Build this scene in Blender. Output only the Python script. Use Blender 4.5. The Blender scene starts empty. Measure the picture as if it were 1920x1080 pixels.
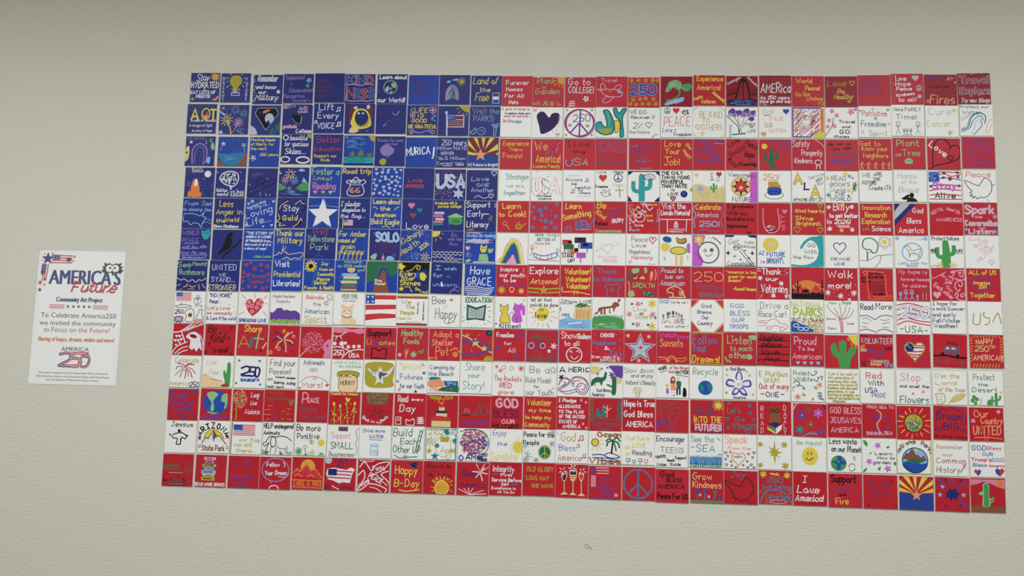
import bpy, math, random
from mathutils import Matrix, Vector
C = bpy.context.scene
COL = C.collection
R = math.radians

# ---------------------------------------------------------------- camera
cam_d = bpy.data.cameras.new('camera'); cam = bpy.data.objects.new('camera', cam_d); COL.objects.link(cam)
cam_d.sensor_width = 36; cam_d.lens = 30.0; cam_d.clip_start = 0.02
cam.matrix_world = Matrix(((0.997668, -0.017172, 0.066061, -0.02256), (0.063779, -0.110245, -0.991856, -2.85133),
                           (0.024315, 0.993756, -0.108893, 1.45787), (0, 0, 0, 1)))
C.camera = cam
# ---------------------------------------------------------------- view, world, lights
C.view_settings.view_transform = 'Standard'; C.view_settings.look = 'None'
C.view_settings.exposure = 0.0; C.view_settings.gamma = 1.0; C.view_settings.use_curve_mapping = False
W = bpy.data.worlds.new('world'); C.world = W; W.use_nodes = True
W.node_tree.nodes['Background'].inputs[0].default_value = (0.9, 0.92, 0.88, 1)
W.node_tree.nodes['Background'].inputs[1].default_value = 0.02
LAMPS = [(-2.35, -1.8, 33), (-0.3, -1.8, 33), (1.7, -1.8, 38), (-1.8, -4.6, 27), (1.2, -4.6, 31)]   # ceiling troffers: x, y, watts
CEIL = 3.13
for lx, ly, wt in LAMPS:
    ld = bpy.data.lights.new('troffer_lamp', 'AREA'); ld.shape = 'RECTANGLE'; ld.size = 1.1; ld.size_y = 0.5
    ld.energy = wt; ld.color = (0.96, 1.0, 1.05) if ly > -3 else (1.0, 0.92, 0.74)
    lo = bpy.data.objects.new('troffer_lamp', ld); COL.objects.link(lo); lo.location = (lx, ly, CEIL - 0.06)

# ---------------------------------------------------------------- materials
def lin(c):
    c = c / 255
    return c / 12.92 if c <= 0.04045 else ((c + 0.055) / 1.055) ** 2.4
def rgb(h): return (lin(int(h[0:2], 16)), lin(int(h[2:4], 16)), lin(int(h[4:6], 16)), 1)
def mat(name, hexc, rough=0.55, spec=0.4, noise=0.0, scale=(60, 60, 60), bump=0.0, metal=0.0):
    m = bpy.data.materials.new(name); m.use_nodes = True
    nt = m.node_tree; b = nt.nodes['Principled BSDF']
    b.inputs['Base Color'].default_value = rgb(hexc); b.inputs['Roughness'].default_value = rough
    b.inputs['Specular IOR Level'].default_value = spec; b.inputs['Metallic'].default_value = metal
    if noise or bump:
        tc = nt.nodes.new('ShaderNodeTexCoord'); mp = nt.nodes.new('ShaderNodeMapping'); mp.inputs['Scale'].default_value = scale
        nz = nt.nodes.new('ShaderNodeTexNoise'); nz.inputs['Scale'].default_value = 1; nz.inputs['Detail'].default_value = 4
        nt.links.new(tc.outputs['Object'], mp.inputs[0]); nt.links.new(mp.outputs[0], nz.inputs['Vector'])
        if noise:
            oi = nt.nodes.new('ShaderNodeObjectInfo')
            ad = nt.nodes.new('ShaderNodeMath'); ad.operation = 'MULTIPLY_ADD'; ad.inputs[1].default_value = 0.35
            nt.links.new(oi.outputs['Random'], ad.inputs[0]); nt.links.new(nz.outputs['Fac'], ad.inputs[2])
            mr = nt.nodes.new('ShaderNodeMapRange'); mr.inputs['From Min'].default_value = 0.25; mr.inputs['From Max'].default_value = 1.0
            mr.inputs['To Min'].default_value = 1 - noise; mr.inputs['To Max'].default_value = 1 + noise
            nt.links.new(ad.outputs[0], mr.inputs['Value'])
            hs = nt.nodes.new('ShaderNodeHueSaturation'); hs.inputs['Color'].default_value = rgb(hexc)
            nt.links.new(mr.outputs[0], hs.inputs['Value']); nt.links.new(hs.outputs[0], b.inputs['Base Color'])
        if bump:
            bp = nt.nodes.new('ShaderNodeBump'); bp.inputs['Strength'].default_value = bump; bp.inputs['Distance'].default_value = 0.0006
            nt.links.new(nz.outputs['Fac'], bp.inputs['Height']); nt.links.new(bp.outputs[0], b.inputs['Normal'])
    return m
TILEMAT = {
 'n': mat('navy_acrylic', '272f76', .42, .16, .13, (35, 8, 20), .1),
 'b': mat('blue_acrylic', '2143a0', .42, .16, .15, (35, 8, 20), .1),
 'c': mat('crimson_acrylic', '8e1c2a', .42, .16, .10, (35, 8, 20), .1),
 'r': mat('red_acrylic', 'b92937', .42, .16, .10, (35, 8, 20), .1),
 'R': mat('scarlet_acrylic', 'b8242f', .42, .16, .10, (35, 8, 20), .1),
 'w': mat('white_glazed_tile', 'ecebe7', .4, .3, .015, (20, 8, 20)),
 'k': mat('black_acrylic', '14141c', .42, .16, .13, (35, 8, 20), .1)}
PAL = dict(w='e2e2e6', k='08080c', r='c8383e', R='8c1c28', y='dfca50', Y='b0a038', g='4a9850', G='2a6a48', e='94bc88', E='b0c058',
 b='2450a8', B='1c2a68', l='84b8e4', t='2ca0a4', c='20808a', p='e0a8bc', P='dc80a0', m='c25cc8', v='64429a', V='342058',
 o='e08040', O='e49a70', n='8a5038', N='4c2420', s='b8bcc8', S='5c5c60', i='dcc88c', f='702c42', d='70546a', x='5f74aa', a='a8987c', C='eccaa0', D='d8a040', A='2a4290', u='6c6048', q='803460', j='2a78a8')
NM = dict(w='white', k='black', r='red', R='maroon', y='yellow', Y='ochre', g='green', G='dark_green', e='mint', E='lime', b='blue', B='navy',
 l='sky_blue', t='teal', c='deep_teal', p='pale_pink', P='pink', m='magenta', v='violet', V='dark_purple', o='orange', O='peach', n='brown',
 N='dark_brown', s='silver', S='grey', i='gold', f='dull_red', d='mauve', x='periwinkle', a='tan', C='cream', D='amber', A='royal_blue', u='olive_grey', q='plum', j='lake_blue')
PAL2 = dict(v='8a74ba', r='b83e4c', s='b4bcd8')      # the same pens over dark blue paint
MARK = {k: mat(NM[k] + '_paint_marker', v, .55, .2) for k, v in PAL.items()}
MARK2 = {k: mat(NM[k] + '_marker_over_blue', v, .5, .3) for k, v in PAL2.items()}

# ---------------------------------------------------------------- room shell
def mesh_obj(name, verts, faces, mats, parent=None, midx=None, smooth=False):
    me = bpy.data.meshes.new(name); me.from_pydata(verts, [], faces)
    for m in mats: me.materials.append(m)
    if midx: me.polygons.foreach_set('material_index', midx)
    if smooth: me.polygons.foreach_set('use_smooth', [True] * len(me.polygons))
    me.update()
    o = bpy.data.objects.new(name, me); COL.objects.link(o)
    if parent: o.parent = parent
    return o
def box(x0, x1, y0, y1, z0, z1):
    v = [(x0, y0, z0), (x1, y0, z0), (x1, y1, z0), (x0, y1, z0), (x0, y0, z1), (x1, y0, z1), (x1, y1, z1), (x0, y1, z1)]
    return v, [(0, 3, 2, 1), (4, 5, 6, 7), (0, 1, 5, 4), (1, 2, 6, 5), (2, 3, 7, 6), (3, 0, 4, 7)]
wallm = mat('painted_wall', 'd3d1c4', .62, .25)
nt = wallm.node_tree; pb = nt.nodes['Principled BSDF']
tc = nt.nodes.new('ShaderNodeTexCoord'); mp = nt.nodes.new('ShaderNodeMapping'); mp.inputs['Scale'].default_value = (62, 90, 140)
mp.inputs['Rotation'].default_value = (0, R(8), 0)
n1 = nt.nodes.new('ShaderNodeTexNoise'); n1.inputs['Scale'].default_value = 1; n1.inputs['Detail'].default_value = 3; n1.inputs['Roughness'].default_value = .55
n1.inputs['Distortion'].default_value = .35
n2 = nt.nodes.new('ShaderNodeTexNoise'); n2.inputs['Scale'].default_value = 3.2; n2.inputs['Detail'].default_value = 2
cr = nt.nodes.new('ShaderNodeMapRange'); cr.inputs['From Min'].default_value = .42; cr.inputs['From Max'].default_value = .62
bp = nt.nodes.new('ShaderNodeBump'); bp.inputs['Strength'].default_value = .27; bp.inputs['Distance'].default_value = .0022
ad = nt.nodes.new('ShaderNodeMath'); ad.operation = 'MULTIPLY_ADD'; ad.inputs[1].default_value = .25
nt.links.new(tc.outputs['Object'], mp.inputs[0]); nt.links.new(mp.outputs[0], n1.inputs['Vector']); nt.links.new(mp.outputs[0], n2.inputs['Vector'])
nt.links.new(n1.outputs['Fac'], cr.inputs['Value']); nt.links.new(n2.outputs['Fac'], ad.inputs[0]); nt.links.new(cr.outputs[0], ad.inputs[2])
nt.links.new(ad.outputs[0], bp.inputs['Height']); nt.links.new(bp.outputs[0], pb.inputs['Normal'])
floorm = mat('grey_carpet', '868c98', .95, .1, .1, (90, 90, 90), .4)
ceilm = mat('ceiling_tile_board', 'e4d8b8', .9, .1, .03, (40, 40, 40), .3)
def struct(name, b, m):
    o = mesh_obj(name, b[0], b[1], [m]); o['kind'] = 'structure'; return o
wall = struct('wall_back', box(-4.2, 4.2, 0, .12, 0, CEIL), wallm)
struct('wall_left', box(-4.32, -4.2, -6.5, .12, 0, CEIL), wallm)
struct('wall_right', box(4.2, 4.32, -6.5, .12, 0, CEIL), wallm)
struct('wall_front', box(-4.32, 4.32, -6.62, -6.5, 0, CEIL), wallm)
struct('floor', box(-4.32, 4.32, -6.62, .12, -.1, 0), floorm)
struct('ceiling', box(-4.32, 4.32, -6.62, .12, CEIL, CEIL + .1), ceilm)
lensm = mat('lamp_diffuser', 'f4f4ee', .4); lb = lensm.node_tree.nodes['Principled BSDF']
lb.inputs['Emission Color'].default_value = (1, .98, .9, 1); lb.inputs['Emission Strength'].default_value = 1.5
housm = mat('white_enamel', 'e8e8e4', .4)
# a hair-thin scrape in the wall paint under the mural
sc = [(.044, .932), (.046, .938), (.050, .940), (.056, .936), (.062, .931), (.068, .927), (.060, .9265), (.051, .928), (.046, .9295)]
sv, sf = [], []
for i in range(len(sc)):
    p0, p1, p2 = Vector(sc[i - 1]), Vector(sc[i]), Vector(sc[(i + 1) % len(sc)])
    d = (p2 - p0).normalized(); nn = Vector((-d.y, d.x)) * .0007
    sv += [(p1.x - nn.x, 0, p1.y - nn.y), (p1.x, -.0012, p1.y), (p1.x + nn.x, 0, p1.y + nn.y)]
L = len(sc)
for i in range(L):
    a, b2 = 3 * i, 3 * ((i + 1) % L)
    sf += [(a, a + 1, b2 + 1, b2), (a + 1, a + 2, b2 + 2, b2 + 1)]
mesh_obj('paint_scrape', sv, sf, [mat('bare_plaster', '8a887c', .8)], wall)

# ---------------------------------------------------------------- one-stroke hand lettering
GL = {}
for ln in '''! 1 0a03 0100
" 2 0a08 2a28
# 5 102a 304a 0353 0757
% 6 006a 0908 6162
& 6 ~60182a38022064
' 1 0a08
( 2 ~2a07032z
) 2 ~0a27230z
* 4 0545 2327 0337
+ 4 0545 2327
, 1 010z
- 4 0434
. 1 0001
/ 4 004a
0 5 ~2a08022052582a
1 2 082a20
2 5 ~083a584401 0050
3 5 ~093a583525 ~2554523001
4 5 3a0353 4a40
5 5 5a0a05 ~054553523001
6 5 ~4a17023051532503
7 5 0a5a10
8 5 ~25083a572502305225
9 5 ~573506193a57 5730
: 1 0001 0405
? 4 ~083a482523 2120
A 6 003a60 1353
B 5 000a ~0a3a58563505 ~05355452301000
C 6 ~593a190703113052
D 6 000a ~0a3a5753300000
E 5 5a0a0050 0545
F 5 5a0a00 0545
G 6 ~593a190703113052 525535
H 5 000a 505a 0555
I 2 1a10
J 5 ~4a43301002 2a5a
K 5 000a 5a04 1650
L 5 0a0050
M 6 000a346a60
N 5 000a505a
O 6 ~3a19070311305163573a
P 5 000a ~0a3a58563404
Q 6 ~3a19070311305163573a 4360
R 5 000a ~0a3a58563505 2550
S 5 ~583a1a08164452301001
T 6 0a6a 3a30
U 5 0a03 ~03103053 535a
V 6 0a306a
W 8 0a2047608a
X 5 005a 0a50
Y 6 0a356a 3530
Z 5 0a5a0050
a 4 ~452604022042 4640
b 4 0a00 ~042644422001
c 4 ~452604022041
d 4 ~452604022042 4a40
e 4 ~034345261604021030 3041
f 3 ~392a1810 0636
g 4 ~45261604021042 ~46403x1w0x
h 4 0a00 ~04264440
i 1 0600 0809
j 2 ~261z0w 2829
k 4 0a00 4602 1340
l 1 0a00
m 7 0600 ~04263430 ~34566460 6460
n 4 0600 ~04264440
o 4 ~26040220424426
p 4 060w ~042644422001
q 4 ~452604022042 464w
r 3 0600 ~031536
s 4 ~4526150433413010
t 3 1a11 ~112030 0636
u 4 ~06022042 4640
v 4 062046
w 6 0620355066
x 4 0046 0640
y 4 0621 460w
z 4 06460040'''.split('\n'):
    ch, wd, rest = ln[0], int(ln[2]), ln[4:]
    toks = rest.split(' '); joined = []
    for t in toks:                                     # a stroke of odd length runs on into the next token
        if joined and len(joined[-1].replace('~', '')) % 2: joined[-1] += t
        elif t: joined.append(t)
    st = []
    for t in joined:
        sm = t[0] == '~'; t = t.replace('~', '')
        dec = lambda c: {'a': 10, 'w': -4, 'x': -3, 'y': -2, 'z': -1}.get(c) if c in 'awxyz' else int(c)
        st.append((sm, [(dec(t[i]), dec(t[i + 1])) for i in range(0, len(t) - 1, 2)]))
    GL[ch] = (wd, st)
GL['|'] = (4, [(False, [(0, 0), (0, 10), (4, 10), (4, 0), (0, 0)])])
ISERIF = (4, [(False, [(0, 10), (4, 10)]), (False, [(2, 10), (2, 0)]), (False, [(0, 0), (4, 0)])])

def smooth(p, n=4, closed=False):
    if len(p) < 3: return p
    q = ([p[-2]] + p + [p[1]]) if closed else ([p[0]] + p + [p[-1]])
    out = []
    for i in range(1, len(q) - 2):
        a, b, c, d = q[i - 1], q[i], q[i + 1], q[i + 2]
        for k in range(n):
            t = k / n; t2 = t * t; t3 = t2 * t
            out.append(tuple(.5 * (2 * b[j] + (c[j] - a[j]) * t + (2 * a[j] - 5 * b[j] + 4 * c[j] - d[j]) * t2 + (3 * b[j] - a[j] - 3 * c[j] + d[j]) * t3) for j in (0, 1)))
    out.append(p[-1]); return out

class Sheet:
    """Collects flat ribbons and fills in tile units (0..100, y down)."""
    def __init__(s, cnt=None): s.v, s.f, s.m, s.mats, s.size, s.cnt = [], [], [], [], .107, cnt
    def lay(s, d, k=4e-6):
        """every new mark lies a hair in front of the one before"""
        if s.cnt is None: return d
        s.cnt[0] += k; return -TH - 2e-5 - s.cnt[0]
    def mi(s, c):
        if c not in s.mats: s.mats.append(c)
        return s.mats.index(c)
    def P(s, x, y, d):
        x = min(99.2, max(.8, x)); y = min(99.2, max(.8, y))
        s.v.append(((x - 50) * s.size / 100, d, (50 - y) * s.size / 100))
    def ribbon(s, p, w, c, d, closed=False):
        q = [p[0]]
        for a in p[1:]:
            if abs(a[0] - q[-1][0]) + abs(a[1] - q[-1][1]) > .15: q.append(a)
        p = q; n = len(p)
        if n < 2:
            return s.disc(p[0][0], p[0][1], w * .6, w * .6, c, d, 6)
        d = s.lay(d); d0 = d; w2 = w / 2; mi = s.mi(c); base = len(s.v)
        if not closed:
            for i, j in ((0, 1), (n - 1, n - 2)):
                dx, dy = p[i][0] - p[j][0], p[i][1] - p[j][1]; l = math.hypot(dx, dy)
                p[i] = (p[i][0] + dx / l * w2 * .7, p[i][1] + dy / l * w2 * .7)
        for i in range(n):
            a = p[i - 1] if i or closed else p[0]; b = p[(i + 1) % n] if i < n - 1 or closed else p[n - 1]
            if i and i < n - 1:
                d1 = (p[i][0] - a[0], p[i][1] - a[1]); d2 = (b[0] - p[i][0], b[1] - p[i][1])
                l1, l2 = math.hypot(*d1) or 1, math.hypot(*d2) or 1
                t = (d1[0] / l1 + d2[0] / l2, d1[1] / l1 + d2[1] / l2); lt = math.hypot(*t)
                if lt < .5: t = (d1[0] / l1, d1[1] / l1); lt = 1; k = 1
                else: k = min(1.6, 2 / lt)
                t = (t[0] / (math.hypot(*t) or 1), t[1] / (math.hypot(*t) or 1))
            else:
                t = (b[0] - a[0], b[1] - a[1]); lt = math.hypot(*t) or 1; t = (t[0] / lt, t[1] / lt); k = 1
            if s.cnt is not None: d = d0 - min(i, 20) * 6e-7
            s.P(p[i][0] - t[1] * w2 * k, p[i][1] + t[0] * w2 * k, d); s.P(p[i][0] + t[1] * w2 * k, p[i][1] - t[0] * w2 * k, d)
        for i in range(n if closed else n - 1):
            a, b = base + 2 * i, base + 2 * ((i + 1) % n)
            s.f.append((a, b, b + 1, a + 1)); s.m.append(mi)
    def poly(s, p, c, d):
        if len(p) < 3: return
        d = s.lay(d, 1.5e-6); base = len(s.v); ar = 0
        for i in range(len(p)): ar += p[i - 1][0] * p[i][1] - p[i][0] * p[i - 1][1]
        if ar > 0: p = p[::-1]
        for x, y in p: s.P(x, y, d)
        s.f.append(tuple(range(base, base + len(p)))); s.m.append(s.mi(c))
    def disc(s, x, y, rx, ry, c, d, n=20):
        s.poly([(x + rx * math.cos(a * 2 * math.pi / n), y + ry * math.sin(a * 2 * math.pi / n)) for a in range(n)], c, d)
    def build(s, name, parent, matf):
        if not s.f: return None
        o = mesh_obj(name, s.v, s.f, [matf(c) for c in s.mats], parent, s.m); return o

TH = .0034
def layout(txt):
    """glyph strokes of a word in font units; returns strokes and advance"""
    x = 0; out = []; words = txt.split(' ')
    alone = {i for i, ch in enumerate(txt) if ch == 'I' and (i == 0 or txt[i - 1] == ' ') and (i == len(txt) - 1 or txt[i + 1] == ' ')}
    for i, ch in enumerate(txt):
        if ch == ' ': x += 4; continue
        wd, st = ISERIF if i in alone else GL.get(ch, GL['-'])
        out.append((x, wd, st, ch)); x += wd + 2.2
    return out, max(x - 2.2, 1)
def put_text(sh, txt, x0, y0, x1, y1, h, w, c, d, rnd, slant=0, join=False, raw=False):
    g, adv = layout(txt); ln = math.hypot(x1 - x0, y1 - y0)
    if ln < 1: return
    if not raw: w = min(w * .57 if w < 7 else w * .85, max(1.5, h * .24))
    ux, uy = (x1 - x0) / ln, (y1 - y0) / ln; sx = (ln - slant * h * .5) / adv; sy = h / 10
    for (gx, wd, st, ch) in g:
        jy = rnd.uniform(-.35, .35); js = rnd.uniform(.93, 1.07); jr = rnd.uniform(-.05, .05)
        for sm, pts in st:
            q = []
            for px, py in pts:
                px2 = px + rnd.uniform(-.28, .28); py2 = py * js + jy + rnd.uniform(-.25, .25)
                X = (gx + px2 + jr * py) * sx + slant * py2 * sy * .5; Y = py2 * sy
                q.append((x0 + ux * X + uy * Y, y0 + uy * X - ux * Y))
            if sm: q = smooth(q, 3)
            sh.ribbon(q, w, c, d)
        if join and ch.islower() and (x_next := next((q for q in g if abs(q[0] - gx - wd - 2.2) < .01), None)) and x_next[3].islower():
            X0, X1 = (gx + wd - .2) * sx, (gx + wd + 2.4) * sx; Y0, Y1 = .2 * sy, 2.6 * sy
            sh.ribbon([(x0 + ux * X + uy * Y, y0 + uy * X - ux * Y) for X, Y in ((X0, Y0), ((X0 + X1) / 2, Y0 + .5 * sy), (X1, Y1))], w * .8, c, d)
def heart(x, y, r):
    return [(x + r * (16 * math.sin(t) ** 3) / 16, y - r * (13 * math.cos(t) - 5 * math.cos(2 * t) - 2 * math.cos(3 * t) - math.cos(4 * t)) / 15) for t in [k * math.pi / 9 for k in range(18)]]
def star(x, y, r, k=.42):
    return [(x + (r if i % 2 == 0 else r * k) * math.sin(i * math.pi / 5), y - (r if i % 2 == 0 else r * k) * math.cos(i * math.pi / 5)) for i in range(10)]
def circ(x, y, rx, ry, n=22): return [(x + rx * math.cos(a * 2 * math.pi / n), y + ry * math.sin(a * 2 * math.pi / n)) for a in range(n)]

def draw(cmd, tx, ar, bg, d, rnd):
    """one painted mark; tx = lettering sheet, ar = drawing sheet. Returns text drawn, if any"""
    t = cmd.split(' '); h = t[0]; op = h[0]
    if op == 'g' and len(h) == 1:
        x0, y0, x1, y1 = map(float, t[1:5]); ar.poly([(x0, y0), (x1, y0), (x1, y1), (x0, y1)], 'w', d)
        n = 7; s = (y1 - y0) / 13
        for k in range(n): ar.poly([(x0, y0 + 2 * k * s), (x1, y0 + 2 * k * s), (x1, y0 + (2 * k + 1) * s), (x0, y0 + (2 * k + 1) * s)], 'r', d - 1e-5)
        X = x0 + .42 * (x1 - x0); Y = y0 + 7 * s; ar.poly([(x0, y0), (X, y0), (X, Y), (x0, Y)], 'b', d - 2e-5)
        for k in range(12): ar.disc(x0 + (k % 4 + .6) * (X - x0) / 4.2, y0 + (k // 4 + .6) * (Y - y0) / 3.2, .9, .9, 'w', d - 3e-5, 5)
        return
    c = h[1]; c = c if c in MARK else 'bg'
    if op in 'TIRVAO':
        if op == 'O':
            c2 = h[2] if h[2] in MARK else 'bg'; a = list(map(float, t[1:5])); s = ' '.join(t[5:])
            if not s or a[3] == 0: return
            st = rnd.getstate(); put_text(tx, s, a[0], a[2], a[1], a[2], a[3], max(4.4, a[3] * .27), c, d, rnd, raw=True)
            rnd.setstate(st); put_text(tx, s, a[0], a[2], a[1], a[2], a[3], max(2.0, a[3] * .27 - 2.4), c2, d - 1e-5, rnd, raw=True)
            return s
        w = float(h[2])
        if op in 'TI':
            a = list(map(float, t[1:5])); s = ' '.join(t[5:])
            if s: put_text(tx, s, a[0], a[2], a[1], a[2], a[3], w, c, d, rnd, .35 if op == 'I' else rnd.choice((0, 0, .12)), op == 'I')
        elif op == 'R':
            a = list(map(float, t[1:6])); s = ' '.join(t[6:]); put_text(tx, s, a[0], a[1], a[2], a[3], a[4], w, c, d, rnd)
        elif op == 'V':
            a = list(map(float, t[1:5])); s = ' '.join(t[5:]); n = len(s)
            for i, ch in enumerate(s):
                y = a[1] + (i + 1) * (a[2] - a[1]) / n; hh = min(a[3], (a[2] - a[1]) / n * .78); put_text(tx, ch, a[0] - hh * .28, y, a[0] + hh * .28, y, hh, w, c, d, rnd)
        else:
            cx, cy, r, a0, a1, hh = map(float, t[1:7]); s = ' '.join(t[7:]); n = len(s)
            for i, ch in enumerate(s):
                if ch == ' ': continue
                A = R(a0 + (a1 - a0) * (i + .5) / n); x, y = cx + r * math.cos(A), cy - r * math.sin(A); ux, uy = math.sin(A), math.cos(A)
                k = min(hh * .3, abs(a1 - a0) / n * math.pi / 180 * r * .36); put_text(tx, ch, x - ux * k, y - uy * k, x + ux * k, y + uy * k, hh, w, c, d, rnd)
        return s
    w = float(h[2]) if len(h) > 2 and h[2].isdigit() else 2.0
    w = w * .8
    a = list(map(float, t[1:])); pts = [(a[i], a[i + 1]) for i in range(0, len(a) - 1, 2)]
    if len(a) < 2 or not any(a): return
    if op == 'J':                                          # handwriting nobody can read
        x0, x1, y, hh = a[:4]; x = x0
        while x < x1 - 2:
            n = rnd.randint(3, 6); q = []
            for k in range(n * 2):
                if x > x1: break
                q.append((x, y - (hh * rnd.choice((.4, .5, .5, .9)) if k % 2 else hh * rnd.uniform(-.08, .12)))); x += hh * rnd.uniform(.16, .3)
            if len(q) > 2: tx.ribbon(smooth(q, 3), min(w, hh * .22), c, d)
            x += hh * .5
    elif op == 'l': ar.ribbon(pts, w, c, d)
    elif op == 's':
        if len(pts) > 1: ar.ribbon(smooth(pts, 5), w, c, d)
    elif op == 'p': ar.poly(pts, c, d)
    elif op == 'q': ar.poly(smooth(pts + [pts[0]], 4, True)[:-1], c, d)
    elif op == 'b': ar.poly([(a[0], a[1]), (a[2], a[1]), (a[2], a[3]), (a[0], a[3])], c, d)
    elif op == 'r': ar.ribbon([(a[0], a[1]), (a[2], a[1]), (a[2], a[3]), (a[0], a[3])], w, c, d, True)
    elif op == 'c': ar.ribbon(circ(a[0], a[1], a[2], a[3] if len(a) > 3 else a[2]), w, c, d, True)
    elif op == 'd': ar.disc(a[0], a[1], a[2], a[3] if len(a) > 3 else a[2], c, d, 22)
    elif op == 'h': ar.poly(heart(*a[:3]), c, d)
    elif op == 'H': ar.ribbon(heart(*a[:3]), w, c, d, True)
    elif op == '*': ar.poly(star(*a[:3]), c, d)
    elif op == 'e': ar.ribbon(star(*a[:3]), w, c, d, True)
    elif op == 'x':
        n = int(a[3]) if len(a) > 3 else 6; o = rnd.random()
        for k in range(n):
            A = o + k * 2 * math.pi / n; r = a[2] * rnd.uniform(.85, 1.1); ar.ribbon([(a[0], a[1]), (a[0] + r * math.cos(A), a[1] + r * math.sin(A))], w, c, d)
    elif op == 'u':
        ar.disc(a[0], a[1], a[2], a[2], c, d, 20)
        for k in range(int(a[3])):
            A = k * 2 * math.pi / a[3] + .2; r = a[4] * rnd.uniform(.85, 1.15)
            q0, q1 = (a[0] + a[2] * 1.12 * math.cos(A), a[1] + a[2] * 1.12 * math.sin(A)), (a[0] + r * math.cos(A), a[1] + r * math.sin(A))
            if -2 < q1[0] < 102 and -2 < q1[1] < 102: ar.ribbon([q0, q1], w, c, d)
    elif op == 'y':
        r0 = a[4] if len(a) > 4 else 0
        for k in range(int(a[3])):
            A = k * 2 * math.pi / a[3] + .15; r = a[2] * rnd.uniform(.8, 1.1); bend = rnd.uniform(0, .12) * r
            q = [(a[0] + rr * math.cos(A), a[1] + rr * math.sin(A) + (rr / r) ** 2 * bend) for rr in (r0, (r0 + r) / 2, r)]
            if -2 < q[2][0] < 102 and -2 < q[2][1] < 102: ar.ribbon(q, w, c, d)
    elif op == 'f':
        c2 = h[2]
        for k in range(5 if a[2] < 12 else 6):
            n = 5 if a[2] < 12 else 6; A = k * 2 * math.pi / n + .5
            x, y = a[0] + a[2] * .58 * math.cos(A), a[1] + a[2] * .58 * math.sin(A); e = []
            for j in range(10):
                B = j * .6283; ex, ey = a[2] * .5 * math.cos(B), a[2] * .27 * math.sin(B); e.append((x + ex * math.cos(A) - ey * math.sin(A), y + ex * math.sin(A) + ey * math.cos(A)))
            ar.poly(e, c, d)
        ar.disc(a[0], a[1], a[2] * .24, a[2] * .24, c2, d - 1e-5, 10)
    elif op == 'm':
        for k in range(int(a[4])):
            x, y = rnd.uniform(a[0], a[2]), rnd.uniform(a[1], a[3]); r = a[5] * rnd.uniform(.6, 1.2)
            if a[4] > 180 or (a[4] > 60 and c in 'mG'):       # leafy clouds of dots keep a round outline
                if ((x - (a[0] + a[2]) / 2) / (a[2] - a[0]) * 2) ** 2 + ((y - (a[1] + a[3]) / 2) / (a[3] - a[1]) * 2) ** 2 > 1 and a[4] in (420, 260): continue
            ar.disc(x, y, r, r * rnd.uniform(.6, 1.1), c, d, 5)
    elif op == 'z':
        x0, y0, x1, y1, n = a[:5]; n = int(n)
        if n < 20 and x1 - x0 > 1.6 * (y1 - y0):
            for k in range(n * 2):
                x = rnd.uniform(x0, x1 - (x1 - x0) * .3); y = y0 + (y1 - y0) * (k + .5) / (2 * n); L = rnd.uniform(.12, .3) * (x1 - x0)
                ar.ribbon([(x, y), (x + L * .5, y + rnd.uniform(-1.5, 1.5)), (x + L, y)], w, c, d)
        else:
            for k in range(n):
                x = x0 + (x1 - x0) * (k + .5) / n + rnd.uniform(-1, 1)
                ar.ribbon([(x, y0 + rnd.uniform(0, .35) * (y1 - y0)), (x + rnd.uniform(-2, 2), y1 - rnd.uniform(0, .2) * (y1 - y0))], w, c, d)
    elif op == '!':
        cols = c if c in 'rbw' else 'ovPnOvo'
        for k in range(int(a[4])):
            x, y = rnd.uniform(a[0], a[2]), rnd.uniform(a[1], a[3])
            if c in 'rbw' and ((x - (a[0] + a[2]) / 2) / (a[2] - a[0]) * 2) ** 2 + ((y - (a[1] + a[3]) / 2) / (a[3] - a[1]) * 2) ** 2 > 1: continue
            A = rnd.uniform(-1, -.6) if c not in 'rbw' else rnd.uniform(0, 6.28); L = rnd.uniform(6, 22) * (.5 if c in 'rbw' else 1)
            q = [(x - L / 2 * math.cos(A), y - L / 2 * math.sin(A)), (x + rnd.uniform(-3, 3), y + rnd.uniform(-3, 3)), (x + L / 2 * math.cos(A), y + L / 2 * math.sin(A))]
            ar.ribbon(smooth(q, 3), 1.8, rnd.choice(cols), d - 1e-6 * k)
    elif op == 'P':
        x, y, r = a[:3]; ar.ribbon(circ(x, y, r, r, 28), w, c, d, True)
        for q in ((x, y + r), (x - r * .7, y + r * .7), (x + r * .7, y + r * .7)): ar.ribbon([(x, y), q], w, c, d - 1e-5)
        ar.ribbon([(x, y), (x, y - r)], w, c, d - 1e-5)
    elif op == 'w':
        x0, x1, y, am, n = a[:5]; N = int(n * 6)
        ar.ribbon([(x0 + (x1 - x0) * k / N, y - am * math.sin(k * 1.05)) for k in range(N + 1)], w, c, d)
    elif op == 'k':
        x, y, H = a[:3]; s = H / 100; g = lambda L: [(x + p * s, y + q * s) for p, q in L]
        ar.poly(smooth(g([(-11, 100), (-11, 20), (-9, 4), (0, 0), (9, 4), (11, 20), (11, 100)]), 3), c, d)
        ar.ribbon(smooth(g([(0, 66), (-24, 62), (-30, 50), (-30, 32)]), 4), 15 * s, c, d - 1e-5)
        ar.ribbon(smooth(g([(0, 56), (24, 52), (30, 40), (30, 24)]), 4), 15 * s, c, d - 1e-5)
    elif op == 'n':
        x, y, s = a[:3]; s /= 10; ar.disc(x - 3 * s, y + 5 * s, 2.4 * s, 1.8 * s, c, d, 10); ar.disc(x + 4 * s, y + 4 * s, 2.4 * s, 1.8 * s, c, d, 10)
        ar.ribbon([(x - 1 * s, y + 5 * s), (x - .5 * s, y - 5 * s), (x + 6 * s, y - 6 * s), (x + 6 * s, y + 4 * s)], w, c, d - 1e-5)
    elif op == 'v':
        x, y, s = a[:3]; s /= 20
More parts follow.
